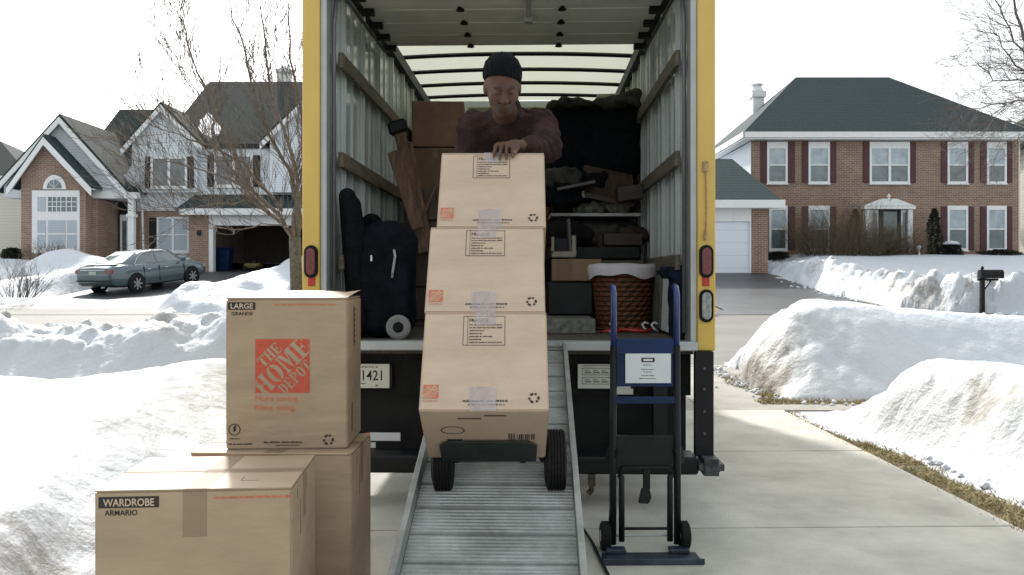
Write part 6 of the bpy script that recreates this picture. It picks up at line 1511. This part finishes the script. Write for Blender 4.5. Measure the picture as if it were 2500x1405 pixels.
# right hand round the hand truck handle
hp = np.array([-.125, 4.385, 1.60]); B.cap(wR, hp, .026, .027, k=.02)
for i in range(4): q = hp + (-.02 + .0, 0, 0) + np.array([i * .020 - .012, -.012, -.004]); B.cap(q, q + (0, -.020, -.028), .009, k=.004); B.cap(q + (0, -.020, -.028), q + (0, .008, -.045), .0085, k=.003)
B.cap(hp + (.03, .0, 0), hp + (.045, -.022, -.03), .010, k=.008)
def tone(P):
    q = (P - HC) @ FRM.T; n = .41 + .06 * np.sin(P[:, 0] * 90) * np.sin(P[:, 2] * 70)
    be_ = (1 - ss(-.060, -.046, q[:, 2])) * ss(.02, .05, q[:, 1]) * (np.linalg.norm(P - HC, axis=1) < .165); lips = np.exp(-((q[:, 0] / .024) ** 4) - ((q[:, 2] + .067) / .012) ** 2)
    gt = 0
    t = n - .29 * be_ * (1 - .55 * lips) - .06 * gt
    br = np.exp(-((q[:, 2] - .026) / .006) ** 2) * (np.abs(q[:, 0]) > .012) * (np.abs(q[:, 0]) < .052) * (q[:, 1] > .06); t = t - .38 * br
    ey = np.exp(-((q[:, 2] + .004) / .0035) ** 2 - ((np.abs(q[:, 0]) - .031) / .015) ** 4) * (q[:, 1] > .06); t = t - .40 * ey
    for k in tips: t = t + .42 * np.exp(-(((P - (k + np.array([0, -.007, .003]))) ** 2).sum(1)) / .0062 ** 2)
    return t
B.mesh('body', skin_mat(), man, tone)
# knitted cap
K = Field(HC - .20, HC + .22, .005)
K.ell(H(0, -.016, .050), (.090, .108, .098), k=.02, fr=FRM); K.ell(H(.004, -.045, .080), (.080, .090, .075), k=.04, fr=FRM)
cut = H(0, .0, .040); nrm = FRM[2] * .86 + FRM[1] * -.0 - FRM[1] * .0; nrm = FRM[2] * .86 - FRM[1] * .46 + FRM[0] * .16; nrm /= np.linalg.norm(nrm)
cut = H(0, .085, .080)
X, Y, Z = np.meshgrid(*K.ax, indexing='ij'); pl_ = (X - cut[0]) * nrm[0] + (Y - cut[1]) * nrm[1] + (Z - cut[2]) * nrm[2]
K.D = np.maximum(K.D, -pl_.astype(np.float32)); K.D += (.0012 * np.sin(((X - HC[0]) * FRM[0][0] + (Y - HC[1]) * FRM[0][1]) * 330)).astype(np.float32)
for k in range(18):
    pass
K.mesh('knit_cap', mat('black_knit', (.008, .010, .013), .95, spec=.1, var=.25, scale=60, bump=.6, bscale=200), man)
# sweater
sw = mat('maroon_fleece', (.056, .034, .032), .95, spec=.1, var=.30, scale=9, bump=.8, bscale=90, col2=(.022, .015, .014))
S = Field((-.42, 3.95, 1.55), (.36, 5.05, 2.32), .0075)
S.cap(ch + (0, .02, 0), be, .142, .13, k=.06, sq=(.74, 1, 1)); S.cap(be, pv + (0, 0, .02), .13, .135, k=.05, sq=(.8, 1, 1)); S.cap(sR + (.02, .0, -.005), sL + (-.02, .0, -.005), .078, k=.06)
S.cap(nb + (0, .02, -.03), nb + (0, -.035, .025), .090, .078, k=.05)
S.cap(sR, eR, .078, .062, k=.04); S.cap(eR, wR + (0, .01, .03), .062, .040, k=.03)
S.cap(sL, eL, .080, .066, k=.04); S.cap(eL, wL + (.020, .010, .002), .066, .040, k=.03); S.cap(sL + (.02, 0, -.03), eL + (.02, .02, 0), .06, .05, k=.04)
X, Y, Z = np.meshgrid(*S.ax, indexing='ij')
fold = .0045 * np.sin(((X - .1) * 60 + (Y - 4.2) * 75 + Z * 40) + 2.2 * np.sin(Z * 31 + X * 14)) * ss(.02, .12, np.sqrt((X + .03) ** 2 + (Z - 2.2) ** 2)) + .003 * np.sin(Z * 95 + 3 * np.sin(X * 22))
S.D += fold.astype(np.float32)
# open neck
S.cap(H(0, -.02, -.04), nb + (0, -.03, .04), .060, .058, k=.01, mode='s')
S.mesh('sweater', sw, man)
cl = MB(); P0 = nb + (0, -.066, .020)
for s_ in (-1, 1):
    A_ = [P0 + (s_ * .010, -.030, -.050), P0 + (s_ * .036, -.020, -.012), P0 + (s_ * .060, .015, .020), P0 + (s_ * .075, .065, .040)]; B_ = [P0 + (s_ * .004, -.022, -.040), P0 + (s_ * .022, -.014, .018), P0 + (s_ * .048, .008, .050), P0 + (s_ * .064, .055, .066)]
    vv = [tuple(p) for p in A_] + [tuple(p) for p in B_] + [tuple(p + (0, -.008, .004)) for p in A_] + [tuple(p + (0, -.008, .004)) for p in B_]
    cl.add(vv, [(i, i + 1, i + 5, i + 4) for i in range(3)] + [(8 + i, 8 + i + 4, 8 + i + 5, 8 + i + 1) for i in range(3)] + [(i, i + 8, i + 9, i + 1) for i in range(3)] + [(i + 4, i + 5, i + 13, i + 12) for i in range(3)] + [(0, 4, 12, 8), (3, 11, 15, 7)])
cl.build('collar', mat('light_maroon', (.10, .06, .06), .9, var=.2, scale=30), man, smooth=True)
tm = mat('dark_trousers', (.02, .022, .03), .9, var=.25, scale=20)
T_ = Field((-.30, 4.55, .84), (.26, 5.12, 1.86), .011)
T_.cap(pv + (0, -.01, .04), pv + (0, .0, -.05), .128, .13, k=.04, sq=(.78, 1, 1))
for h_, k_, a_ in ((hR_, kR, aR), (hL_, kL, aL)): T_.cap(h_, k_, .105, .080, k=.04); T_.cap(k_, a_ + (0, 0, .03), .080, .066, k=.03)
T_.wrinkle(.003, 50).mesh('trousers', tm, man)
for a_ in (aR, aL):
    Q = Field(a_ - (.1, .25, .12), a_ + (.1, .14, .1), .009); Q.cap(a_ + (0, .03, -.028), a_ + (0, -.15, -.050), .046, .040, k=.02); Q.cap(a_ + (0, .02, -.02), a_ + (0, .02, .03), .05, k=.02)
    Q.mesh('boot', M['blkr'], man)
